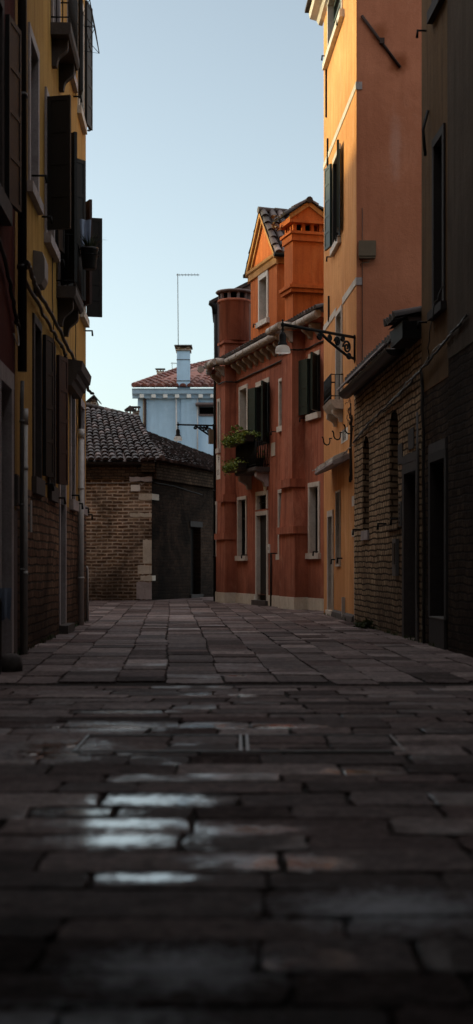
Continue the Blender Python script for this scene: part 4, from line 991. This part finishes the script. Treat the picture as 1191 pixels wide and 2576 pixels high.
street_lamp((Pq.x - .02, Pq.y - .05, zl), (Pq.x - .98, Pq.y - .1, zl + .02), 'smaller looking black street lamp on the far corner of the red house', .30, .98)
b = single(MB(fr).box(D1 - .12, D1 - .0, H + (HY - 1118) / F * 39.2, H + (HY - 1082) / F * 39.2, .1, .22), 'utility_box', M['boxt'], 'small grey box below the lamp on the far corner of the red house', 'utility box')

# ================================================================== LOW BRICK STORE (far left)
BY = 40.0; fr = front(BY); X = lambda px, Yv=BY: (px - HX) / F * Yv; Z = lambda py, Yv=BY: H + (HY - py) / F * Yv
low = thing('brick_store', 'low old brick building with pale quoins and dark tiled hipped roof', 'building', (-3.5, BY, 0))
xc = X(382); ev = Z(1168)
m = MB(fr); m.face([(-9, -.03, 0), (xc, -.03, 0), (xc, ev + .12, 0), (-9, ev + .12, 0)]); m.build('front_wall', M['brick'], low)
side = Frame((xc, BY), ((531 - HX) / F * 44.6 - xc, 4.6), (1, -.4))
sl = math.hypot((531 - HX) / F * 44.6 - xc, 4.6)
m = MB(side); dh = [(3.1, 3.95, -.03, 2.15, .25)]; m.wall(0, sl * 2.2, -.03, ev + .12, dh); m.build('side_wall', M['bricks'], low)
dd = MB(side); dd.box(3.1, 3.95, 0, 2.15, -.28, -.24); dd.build('door', M['blackwood'], low)
MB(side).box(3.0, 4.05, 2.15, 2.32, -.02, .03).build('lintel', M['stonek'], low); MB(side).box(3.0, 4.05, -.03, .1, -.25, .06).build('doorstep', M['stonek'], low)
m = MB(fr); m.box(-9, xc + .05, ev - .42, ev + .05, .002, .09); m.build('corbel_course', M['brickd'], low); m = MB(side); m.box(-.02, sl * 2.2, ev - .42, ev + .14, .004, .16); m.build('corbel_course', M['brickd'], low)
m = MB(fr); m.tube([(-9, ev + .03, .16), (xc + .1, ev + .03, .16)], .07, 8); m.build('gutter', M['pipe'], low)
MB(fr).box(X(357), X(391), Z(1188), Z(1150), .0, .22).build('corner_block', M['brickd'], low)
def qs(px0, px1, py0, py1, mat='marble', n=.03, right=0):
    m = MB(fr); x0_, x1_ = X(px0), min(X(px1), xc + .012)
    k = 6; top, bot = [], []
    for i in range(k + 1):
        a = x0_ + (x1_ - x0_) * i / k; top.append((a, Z(py0) + random.uniform(-.015, .015))); bot.append((a, Z(py1) + random.uniform(-.02, .02)))
    m.prism_n(bot + top[::-1], -.05, n); o = m.build('quoin', M[mat], low)
    if right: MB(side).box(-.012, right, Z(py1), Z(py0), .0, n).build('quoin', M[mat], low)
qs(350, 385, 1242, 1257, 'plinth', .02, .5); qs(328, 382, 1291, 1300, 'plinth', .02); qs(360, 382, 1358, 1417, 'plinth', .015); qs(347, 382, 1422, 1444, 'plinth', .02); qs(354, 382, 1448, 1461, 'plinth', .02, .25); qs(344, 382, 1464, 1508, 'stoneg', .05); qs(327, 384, 1200, 1211, 'stoneg', .10)
m = MB(fr); m.box(X(330), X(353), Z(1236), Z(1220), .002, .07); single(m, 'utility_box', M['marble'], 'white junction box near the corner quoins of the brick store', 'utility box')
m = MB(fr); m.tube(wiggle([(-8, Z(1217), .03), (X(300), Z(1216), .03), (X(352), Z(1211), .04), (X(358), Z(1221), .05), (X(366), Z(1212), .05), (X(382), Z(1213), .06)], 6, .01) , .014, 5); single(m, 'wire', M['cablew'], 'pale wire strung along the brick store above the white junction box', 'wire')
m = MB(side); m.tube(wiggle([(0, Z(1213), .05), (1.6, Z(1219) + .05, .03), (4.0, Z(1219) - .1, .03)], 6, .01), .014, 5); single(m, 'wire', M['cable'], 'dark wire continuing round the corner along the brick store', 'wire')
# roof patches: front slope with ridge, right slope
def wp(px, py, Yv): return Vector((X(px, Yv), Yv, Z(py, Yv)))
E0, E1 = Vector((-9, 39.75, ev + .06)), Vector((xc + .32, 39.75, ev + .06))
A0, A1, A2 = wp(215, 1019, 47), wp(349, 1051, 46.2), wp(356, 1086, 45.6)
m = MB(); tiles(m, E0, E1, A1, Vector((-9, 47, A0.z + .5)), .21, .46, jit=.02); rid(m, A0, A1, .10, 8)
m.build('roof', M['tile'], low)
sE = side.P(sl * 1.5, ev + .06, .2); T1 = wp(560, 1163, 49.5)
m = MB(); tiles(m, E1, sE, T1, A2, .205, .40, jit=.02); rid(m, A2, T1, .09, 14); rid(m, E1 + Vector((0, 0, .1)), A2, .09, 16)
m.build('roof', M['tile'], low, 'right hand roof slope')
m = MB(); g0, g1, g2 = A1 + Vector((0, -.05, .05)), A2 + Vector((.05, -.2, -.1)), A2 + Vector((.35, .9, -.25))
m.face([(g.x, g.z, -g.y) for g in (g0, g1, g2)]); m.face([(g.x, g.z, -g.y) for g in (g0, g2, g0 + Vector((0, 1.5, -.4)))]); m.build('gable', M['tiled'], low)
# gabled roof lantern and chimney pots peeping above its ridge
def little_chimney(px0, px1, pyb, pyt, Yv, mat, label, cap='tiler', gable=False, group=None):
    W = front(Yv); x0_, x1_, zb, zt = X(px0, Yv), X(px1, Yv), Z(pyb, Yv), Z(pyt, Yv); w = x1_ - x0_; hgt = zt - zb; d = w * .8
    o = thing('chimney', label, 'chimney', (x0_ + w / 2, Yv, zb), group)
    m = MB(W); m.box(x0_, x1_, zb, zt - hgt * .34, -d, 0); m.build('shaft', M[mat], o)
    m = MB(W); e_ = w * .07; m.box(x0_ - e_, x1_ + e_, zt - hgt * .34, zt - hgt * .27, -d - e_, e_)
    for a in (x0_, x1_ - w * .16, x0_ + w * .42):
        for nn in (-d, -w * .16): m.box(a, a + w * .16, zt - hgt * .27, zt - hgt * .08, nn, nn + w * .16)
    m.build('collar', M[mat], o)
    m = MB(W); e_ = w * .22
    if gable: m.prism_n([(x0_ - e_, zt - hgt * .08), (x1_ + e_, zt - hgt * .08), (x1_ + e_, zt - hgt * .02), (x0_ + w / 2, zt + hgt * .25), (x0_ - e_, zt - hgt * .02)], -d - e_, e_)
    else: m.box(x0_ - e_, x1_ + e_, zt - hgt * .08, zt, -d - e_, e_)
    m.build('cap', M[cap], o)
little_chimney(318, 338, 1070, 1030, 50, 'brick', 'squat brick chimney with a gabled cap left of the pale house', 'tile', True)
little_chimney(334, 350, 1062, 1022, 51.5, 'brick', 'brick chimney with a flat cap touching the corner of the pale house', 'tile', False)
o = thing('roof_dormer', 'small tiled roof gable poking above the brick store ridge beside the yellow wall', 'roof dormer', wp(232, 1025, 47.5))
m = MB(front(47.5)); xa, xb = X(214, 47.5), X(246, 47.5); m.prism_n([(xa, Z(1034, 47.5)), (xb - .05, Z(1034, 47.5)), (xb - .05, Z(1010, 47.5)), (X(238, 47.5), Z(1000, 47.5)), (xa, Z(1018, 47.5))], -1, 0); m.build('wall', M['brick'], o)
m = MB(front(47.5)); zz2 = lambda p: Z(p, 47.5); m.prism_n([(X(208, 47.5), zz2(1023)), (X(238, 47.5), zz2(998)), (X(248, 47.5), zz2(1009)), (X(248, 47.5), zz2(1005)), (X(238, 47.5), zz2(993)), (X(208, 47.5), zz2(1018))], -1.1, .12); m.build('roof', M['tile'], o)

# ================================================================== PALE HOUSE (far)
PY = 60.0; fr = front(PY); XP = lambda px: X(px, PY); ZP = lambda py: Z(py, PY)
pal = thing('pale_house', 'pale blue white house with dentil cornice and red tiled roof behind the brick store', 'house', (0, PY, 0))
hs = [(XP(502), XP(540), ZP(1042), ZP(1023), .35)]
m = MB(fr).wall(XP(347), XP(640), 0, ZP(994), hs); m.face([(XP(347), 0, 0), (XP(347), 0, -8), (XP(347), ZP(994), -8), (XP(347), ZP(994), 0)]); m.build('wall', M['white'], pal)
w_ = MB(fr); w_.box(XP(495), XP(502), ZP(1045), ZP(1021), -.2, .04); w_.box(XP(502), XP(545), ZP(1047), ZP(1042), -.3, .05); w_ = w_.build('window', M['grey'], pal)
MB(fr).box(XP(502), XP(540), ZP(1042), ZP(1023), -.36, -.33).build('pane', M['void'], w_)
MB(fr).prism_u([(0.001, ZP(1023)), (.42, ZP(1023) + .05), (.42, ZP(1021) + .06), (.001, ZP(1018) + .1)], XP(493), XP(545)).build('hood', M['grey'], w_)
m = MB(fr); m.prism_u([(0, ZP(1003)), (.12, ZP(1003)), (.15, ZP(996)), (.28, ZP(992)), (.32, ZP(984)), (.38, ZP(980)), (0, ZP(977))], XP(334), XP(640)); m.build('cornice', M['white'], pal)
px = 353
while px < 600: MB(fr).box(XP(px), XP(px + 10.5), ZP(1002) - .0, ZP(993.5), .125, .27).build('dentil', M['marble'], pal); px += 29.5
MB(fr).box(XP(456), XP(499), ZP(1180), ZP(1004), .001, .07).build('pilaster', M['white'], pal)
m = MB(fr); m.tube([(XP(365), ZP(1130), .06), (XP(365), ZP(1000), .06)], .07, 8); m.build('downpipe', M['rust'], pal)
m = MB(fr); m.tube([(XP(446), ZP(1150), .12), (XP(444), ZP(1000), .12)], .035, 7); m.tube([(XP(498), ZP(1180), .1), (XP(498), ZP(1004), .1)], .03, 7); m.build('downpipe', M['pipew'], pal)
m = MB()
c0_ = Vector((XP(338), PY - .35, ZP(977))); c1_ = Vector((XP(660), PY - .35, ZP(977)))
ra, rb = wp(497, 917, 64), wp(680, 860, 64); ra = Vector((XP(486) , 64.2, Z(925, 64.2)))
tiles(m, c0_, c1_, Vector((XP(660), 66.5, Z(880, 66.5))), Vector((X(470, 66.5), 66.5, Z(925, 66.5))), .31, .52, jit=.02)
rid(m, c0_ + Vector((0, 0, .1)), Vector((X(470, 66.5), 66.5, Z(921, 66.5))), .11, 14)
m.build('roof', M['tiler'], pal)
n_ = .25
m = MB(fr); m.box(XP(446), XP(478), ZP(975), ZP(884), -.55, n_); wc = m.build('chimney', M['white'], pal)
for pz in (907, 960): MB(fr).box(XP(445.5), XP(478.5), ZP(pz + 1), ZP(pz - 1), -.56, n_ + .01).build('band', M['stoned'], wc)
m = MB(fr); m.box(XP(443), XP(481), ZP(884), ZP(878), -.6, n_ + .06)
for a in (446, 470): m.box(XP(a), XP(a + 8), ZP(878), ZP(873.5), -.55, -.4); m.box(XP(a), XP(a + 8), ZP(878), ZP(873.5), .08, .24)
m.build('collar', M['brick'], wc); MB(fr).box(XP(440), XP(484), ZP(873.5), ZP(871), -.7, n_ + .16).build('cap', M['stoned'], wc)
little_chimney(395, 412, 950, 927, 64.5, 'brick', 'small brick chimney with open flat cap on the left of the red tiled roof', 'tile', False, 'small chimneys on the pale house roof')
little_chimney(480, 488, 935, 919, 66, 'brick', 'tiny brick chimney partly hidden right of the tall white chimney', 'tile', False, 'small chimneys on the pale house roof')
def aerial(pxa, pyb, pyt, pxe, pye, Yv, r, label):
    m = MB(front(Yv)); m.tube([(X(pxa + 1.5, Yv), Z(pyb, Yv), 0), (X(pxa, Yv), Z(pyt, Yv), 0)], r, 5); m.tube([(X(pxa - 3, Yv), Z(pye, Yv), 0), (X(pxe, Yv), Z(pye, Yv), 0)], r, 5)
    k = 7
    for i in range(k): q = X(pxa + (pxe - pxa) * (i + .5) / k, Yv); m.tube([(q, Z(pye, Yv), -.25), (q, Z(pye, Yv), .25)], r * .6, 4)
    single(m, 'television_aerial', M['pipe'], label, 'aerial', 'television aerials on the roofs')
aerial(447.5, 871, 688, 502, 691.5, 60.4, .016, 'very tall thin aerial rising from the white chimney')
aerial(388, 985, 950, 413, 952, 62, .008, 'low faint aerial at the left end of the red tiled roof')
aerial(433, 940, 911, 450, 914, 63.5, .010, 'short faint aerial just left of the white chimney')
# ================================================================== LOW BROWN BRICK HOUSE (right)
fr = WR; K0, K1 = 17.87, 23.94
brk = thing('brick_outhouse', 'low brown brick house with arched recesses on the right of the street', 'house', fr.P(21, 0))
hs = [(22.28, 22.95, 1.52, 3.02, .16), (19.6, 20.32, 1.58, 3.14, .16)]
arcs = list(hs)
dr = opening(brk, fr, hs, 18.16, 19.02, 0, 2.18, .13, .28, 'stoned', 'door', sill=False, pmat='blackwood')
MB(fr).box(18.03, 19.15, 2.312, 2.42, -.1, .03).build('lintel', M['stoned'], dr)
KE = 3.82
m = MB(fr).wall(K0, K1, -.03, KE, hs)
for a, b, v0, v1, dp in arcs:                      # turn the square heads into segmental arches
    c, r = (a + b) / 2, (b - a) / 2
    for s_ in (-1, 1):
        pts = [(c + s_ * r, v1, 0)] + [(c + s_ * r * math.sin(q * math.pi / 12), v1 - .22 + .22 * math.cos(q * math.pi / 12), 0) for q in range(7)][::-1]
        m.face(pts + [(c, v1, 0)] if False else [(c + s_ * r, v1, 0.0)] + [(c + s_ * r * math.sin(q * math.pi / 12), v1 - .22 * (1 - math.cos(q * math.pi / 12)), 0.0) for q in range(6, -1, -1)])
m.face([(K1, 0, 0), (K1, KE, 0), (K1, KE, -4), (K1, 0, -4)])
m.build('wall', M['brickr'], brk)
for a, b, v0, v1, dp in arcs:
    bm_ = MB(fr); bm_.face([(a, v0, -dp + .001), (b, v0, -dp + .001), (b, v1, -dp + .001), (a, v1, -dp + .001)]); rec = bm_.build('recess', M['brickd'] if True else None, brk)
MB(fr).box(22.25, 22.98, 1.37, 1.52, -.1, .03).build('sill', M['stoneg'], brk); MB(fr).box(19.5, 20.4, 1.46, 1.58, -.1, .03).build('sill', M['brickr'], brk)
m = MB(fr)
pf = [(.02, KE - .03)] + [(.16 + math.cos(a) * .13, KE + .06 + math.sin(a) * .13) for a in [math.pi + .3 + k * .28 for k in range(10)]] + [(.02, KE + .03)]
m.prism_u(pf, 18.95, K1 - .1); m.build('gutter', M['pipe'], brk)
m = MB(fr); m.prism_u([(.12, KE + .05), (.145, KE + .04), (.10, KE + .25), (.075, KE + .25)], 18.75, K1 - .15); m.prism_u([(.27, KE + .075), (.31, KE + .065), (.305, KE + .1), (.265, KE + .1)], 18.9, K1 - .08); m.build('fascia', M['stoneg'], brk)
m = MB(); P_ = fr.P; tiles(m, P_(K0 + .02, KE + .16, .12), P_(K1, KE + .16, .12), P_(K1, KE + .62, -3), P_(K0 + .02, KE + .62, -3), .24, .38, jit=.02)
tiles(m, P_(K0 + .02, KE + .24, .28), P_(18.75, KE + .24, .28), P_(18.75, KE + .6, -1.0), P_(K0 + .02, KE + .6, -1.0), .22, .38, jit=.02)
m.build('roof', M['tiled'], brk)
MB(fr).box(K0 + .02, 18.75, KE - .0, KE + .22, .001, .24).build('eaves_board', M['iron'], brk)
b = thing('utility_box', 'narrow dark meter cabinet on the brown brick wall left of the doorway', 'utility box', fr.P(19.6, .8, .05))
MB(fr).box(19.52, 19.80, .82, 1.33, .002, .05).build('casing', M['pipeg'], b); MB(fr).box(19.56, 19.76, .98, 1.27, .051, .06).build('cover', M['pipe'], b)
b = thing('intercom', 'tall narrow intercom plate left of the dark doorway in the brown brick wall', 'intercom', fr.P(19.3, 1.5, .03))
MB(fr).box(19.26, 19.44, 1.50, 1.83, .002, .025).build('panel', M['pipeg'], b)
for k in range(5): MB(fr).box(19.31, 19.39, 1.53 + k * .06, 1.56 + k * .06, .026, .032).build('button', M['pipe'], b)
for a, b_, c, d, mt in ((19.2, 19.55, 2.35, 2.62, 'stoned'), (18.35, 18.75, 2.48, 2.75, 'stoned')): MB(fr).box(a, b_, c, d, .001, .014).build('stone_block', M[mt], brk)
for q, vv in ((23.2, 1.55), (20.6, 1.57), (19.45, 1.6)): hook(fr, q, vv, brk, l=.13)
m = MB(fr); m.tube([(17.98, .5, .03), (17.98, 2.2, .03), (18.0, 2.9, .03)], .016, 6); m.build('conduit', M['pipeg'], brk)
for jj in range(2):
    m = MB(fr); m.tube(wiggle([(23.85, 3.02 + jj * .04, .03), (22, 3.16, .04), (20.2, 3.24, .04), (18.6, 3.30 + jj * .05, .05), (17.6, 3.38, .06), (17.0, 3.42 + jj * .06, .05), (16.0, 3.52, .05), (15, 3.6, .05)], 9, .011), .014 if jj == 0 else .009, 5)
    single(m, 'cable_bundle', (M['cable'], M['cablew'])[jj], ('thick dark cable slung along the brown brick wall below the gutter', 'pale twisted wire strung beside the thick cable on the brown brick wall')[jj], 'cable')
m = MB(fr); m.tube(wiggle([(17.1, 3.42, .05), (17.0, 3.55, .08), (16.5, 3.95, .12), (16.0, 4.1, .1)], 5, .01), .008, 5); single(m, 'wire', M['cable'], 'loose loop of wire rising on the dark right hand house', 'wire')
w_ = thing('weed_clump', 'tuft of green weeds growing at the foot of the brown brick wall', 'weeds', fr.P(21.9, 0, .1))
foliage(tuple(fr.P(21.9, .08, .1)), (.14, .4, .10), 260, M['grass'], w_, 'leaves', (.02, .05))
o = thing('creeper', 'dry bare creeper stems at the corner of the gutter above the brown brick house', 'creeper', fr.P(23.9, 3.1, .1))
m = MB(fr)
for i in range(14):
    p0 = [(24.0, random.uniform(3.3, 3.8), .05)]
    for k in range(5): q = p0[-1]; p0.append((q[0] + random.uniform(-.02, .06), q[1] + random.uniform(-.08, .10), q[2] + random.uniform(-.012, .022)))
    m.tube(p0, .005, 4)
m.tube([(24.02, 2.4, .03), (24.02, 3.7, .05)], .012, 5); m.build('stems', M['rust'], o)

# ================================================================== DARK HOUSES (right, near)
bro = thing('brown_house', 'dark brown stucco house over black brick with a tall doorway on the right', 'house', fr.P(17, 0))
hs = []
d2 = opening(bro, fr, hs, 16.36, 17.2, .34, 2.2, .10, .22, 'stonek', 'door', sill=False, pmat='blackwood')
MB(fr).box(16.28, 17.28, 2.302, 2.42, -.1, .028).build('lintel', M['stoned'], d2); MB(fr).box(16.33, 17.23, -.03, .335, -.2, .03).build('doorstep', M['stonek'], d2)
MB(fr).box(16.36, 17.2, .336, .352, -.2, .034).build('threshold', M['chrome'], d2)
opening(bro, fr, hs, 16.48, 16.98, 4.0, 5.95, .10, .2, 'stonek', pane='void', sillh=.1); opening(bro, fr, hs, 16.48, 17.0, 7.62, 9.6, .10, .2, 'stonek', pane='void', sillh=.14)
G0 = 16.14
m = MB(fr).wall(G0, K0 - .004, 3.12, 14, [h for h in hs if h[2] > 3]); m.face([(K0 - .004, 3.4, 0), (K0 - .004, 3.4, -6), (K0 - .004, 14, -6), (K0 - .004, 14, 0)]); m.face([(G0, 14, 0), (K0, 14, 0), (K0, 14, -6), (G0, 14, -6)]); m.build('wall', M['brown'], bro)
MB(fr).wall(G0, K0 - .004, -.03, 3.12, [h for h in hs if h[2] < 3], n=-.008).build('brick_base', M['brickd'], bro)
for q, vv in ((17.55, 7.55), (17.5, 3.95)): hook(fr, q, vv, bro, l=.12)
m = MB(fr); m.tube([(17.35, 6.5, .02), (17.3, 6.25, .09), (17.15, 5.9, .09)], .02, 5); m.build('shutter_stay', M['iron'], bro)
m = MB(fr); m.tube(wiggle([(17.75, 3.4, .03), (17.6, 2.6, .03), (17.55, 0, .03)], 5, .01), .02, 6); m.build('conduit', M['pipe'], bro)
blk = thing('near_black_house', 'near black house with a dark brick base at the right edge', 'house', fr.P(8, 0))
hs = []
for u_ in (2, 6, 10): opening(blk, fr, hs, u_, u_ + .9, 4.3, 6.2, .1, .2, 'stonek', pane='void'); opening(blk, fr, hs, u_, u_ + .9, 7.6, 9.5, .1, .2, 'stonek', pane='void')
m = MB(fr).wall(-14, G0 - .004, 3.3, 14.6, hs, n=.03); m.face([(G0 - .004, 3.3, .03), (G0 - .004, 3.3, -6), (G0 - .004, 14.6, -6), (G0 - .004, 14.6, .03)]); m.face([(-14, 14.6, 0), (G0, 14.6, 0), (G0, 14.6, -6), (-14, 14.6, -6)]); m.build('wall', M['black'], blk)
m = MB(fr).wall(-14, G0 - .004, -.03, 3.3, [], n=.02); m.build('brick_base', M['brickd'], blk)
MB().box(-2.4, 3.4, 3.02, 14.5, 14, -5.1).build('unseen_shade_storey', M['black'], blk, 'unseen storey added over the near street to darken the foreground')  # unseen mass added above the camera to keep the near paving dark

mw = MB(WORLD)
for f_, a, b in ((WL, 13.2, 24.6), (WR, 16.5, 23.8), (WO, 24.3, 28.5)):
    for k in range(26):
        u0 = random.uniform(a, b)
        for i in range(random.randint(4, 16)):
            p = f_.P(u0 + random.gauss(0, .05), 0, abs(random.gauss(.03, .025))); l = random.uniform(.02, .07); a_ = random.uniform(0, 6.28)
            d_ = Vector((math.cos(a_) * .5, math.sin(a_) * .5, 1)) * l; s2 = Vector((-math.sin(a_), math.cos(a_), 0)) * .006; i0 = len(mw.v)
            mw.v += [p - s2, p + s2, p + d_ + s2 * .3, p + d_ - s2 * .3]; mw.f.append((i0, i0 + 1, i0 + 2, i0 + 3)); mw.sm.append(False); mw.uv += [(0, 0)] * 4
o = mw.build('weeds', M['grass']); o['kind'] = 'stuff'; o['label'] = 'small green and dry weeds growing in the joints along the wall feet'; o['category'] = 'weeds'
# ================================================================== SKY, SUN, CAMERA
AZ = math.atan2(-1.0, .28); EL = R(14.0)          # sun low on the left, slightly ahead
wd = bpy.data.worlds.new('World'); scene.world = wd; wd.use_nodes = True
nt = wd.node_tree; nt.nodes.clear()
sk = nt.nodes.new('ShaderNodeTexSky'); sk.sky_type = 'NISHITA'; sk.sun_disc = False; sk.sun_elevation = EL; sk.sun_rotation = AZ % (2 * math.pi)
sk.air_density = 1.0; sk.dust_density = 1.3; sk.ozone_density = 1.5
hv = nt.nodes.new('ShaderNodeHueSaturation'); hv.inputs['Saturation'].default_value = .52
tn = nt.nodes.new('ShaderNodeMix'); tn.data_type = 'RGBA'; tn.blend_type = 'MULTIPLY'; tn.inputs[0].default_value = 1; tn.inputs[7].default_value = (.92, 1.0, 1.0, 1)
bg = nt.nodes.new('ShaderNodeBackground'); bg.inputs[1].default_value = .10; ow = nt.nodes.new('ShaderNodeOutputWorld')
nt.links.new(sk.outputs[0], hv.inputs['Color']); nt.links.new(hv.outputs[0], tn.inputs[6]); 
tc = nt.nodes.new('ShaderNodeTexCoord'); sx = nt.nodes.new('ShaderNodeSeparateXYZ'); nt.links.new(tc.outputs['Generated'], sx.inputs[0])
mr = nt.nodes.new('ShaderNodeMapRange'); mr.inputs[1].default_value = .38; mr.inputs[2].default_value = .95; mr.inputs[3].default_value = 2.4; mr.inputs[4].default_value = 11.5; nt.links.new(sx.outputs[2], mr.inputs[0])
lo_ = nt.nodes.new('ShaderNodeMapRange'); lo_.inputs[1].default_value = .06; lo_.inputs[2].default_value = .40; lo_.inputs[3].default_value = 1.06; lo_.inputs[4].default_value = .97; nt.links.new(sx.outputs[2], lo_.inputs[0])
ml = nt.nodes.new('ShaderNodeMath'); ml.operation = 'MULTIPLY'; nt.links.new(mr.outputs[0], ml.inputs[0]); nt.links.new(lo_.outputs[0], ml.inputs[1])
m2 = nt.nodes.new('ShaderNodeMapRange'); m2.inputs[1].default_value = .40; m2.inputs[2].default_value = .62; nt.links.new(sx.outputs[2], m2.inputs[0])
t2 = nt.nodes.new('ShaderNodeMix'); t2.data_type = 'RGBA'; t2.inputs[6].default_value = (.965, 1.03, 1.01, 1); t2.inputs[7].default_value = (1.22, 1.0, .80, 1); nt.links.new(m2.outputs[0], t2.inputs[0]); nt.links.new(t2.outputs[2], tn.inputs[7])
gn = nt.nodes.new('ShaderNodeVectorMath'); gn.operation = 'SCALE'; nt.links.new(tn.outputs[2], gn.inputs[0]); nt.links.new(ml.outputs[0], gn.inputs['Scale']); nt.links.new(gn.outputs[0], bg.inputs[0]); nt.links.new(bg.outputs[0], ow.inputs[0])
sl_ = bpy.data.lights.new('sun', 'SUN'); sl_.energy = 3.4; sl_.angle = R(3.0); sl_.color = (1, .80, .30)
so = bpy.data.objects.new('sun', sl_); COL.objects.link(so); so.location = (-30, 30, 40)
sd = Vector((math.sin(AZ) * math.cos(EL), math.cos(AZ) * math.cos(EL), math.sin(EL))); so.rotation_euler = (-sd).to_track_quat('-Z', 'Y').to_euler()
cam = bpy.data.cameras.new('camera'); co = bpy.data.objects.new('camera', cam); COL.objects.link(co); scene.camera = co
co.location = (0, 0, H); co.rotation_euler = (R(90), 0, 0)
cam.sensor_fit = 'VERTICAL'; cam.sensor_height = 36; cam.sensor_width = 36; cam.lens = 36 * F / 2576; cam.shift_y = (HY - 1288) / 2576
cam.clip_start = .05; cam.clip_end = 3000
cam.dof.use_dof = True; cam.dof.focus_distance = 27; cam.dof.aperture_fstop = 2.0
scene.view_settings.view_transform = 'Standard'; scene.view_settings.look = 'None'; scene.view_settings.exposure = 0; scene.view_settings.gamma = 1
scene.render.engine = 'CYCLES'; scene.cycles.use_denoising = True; scene.cycles.max_bounces = 8; scene.cycles.diffuse_bounces = 5
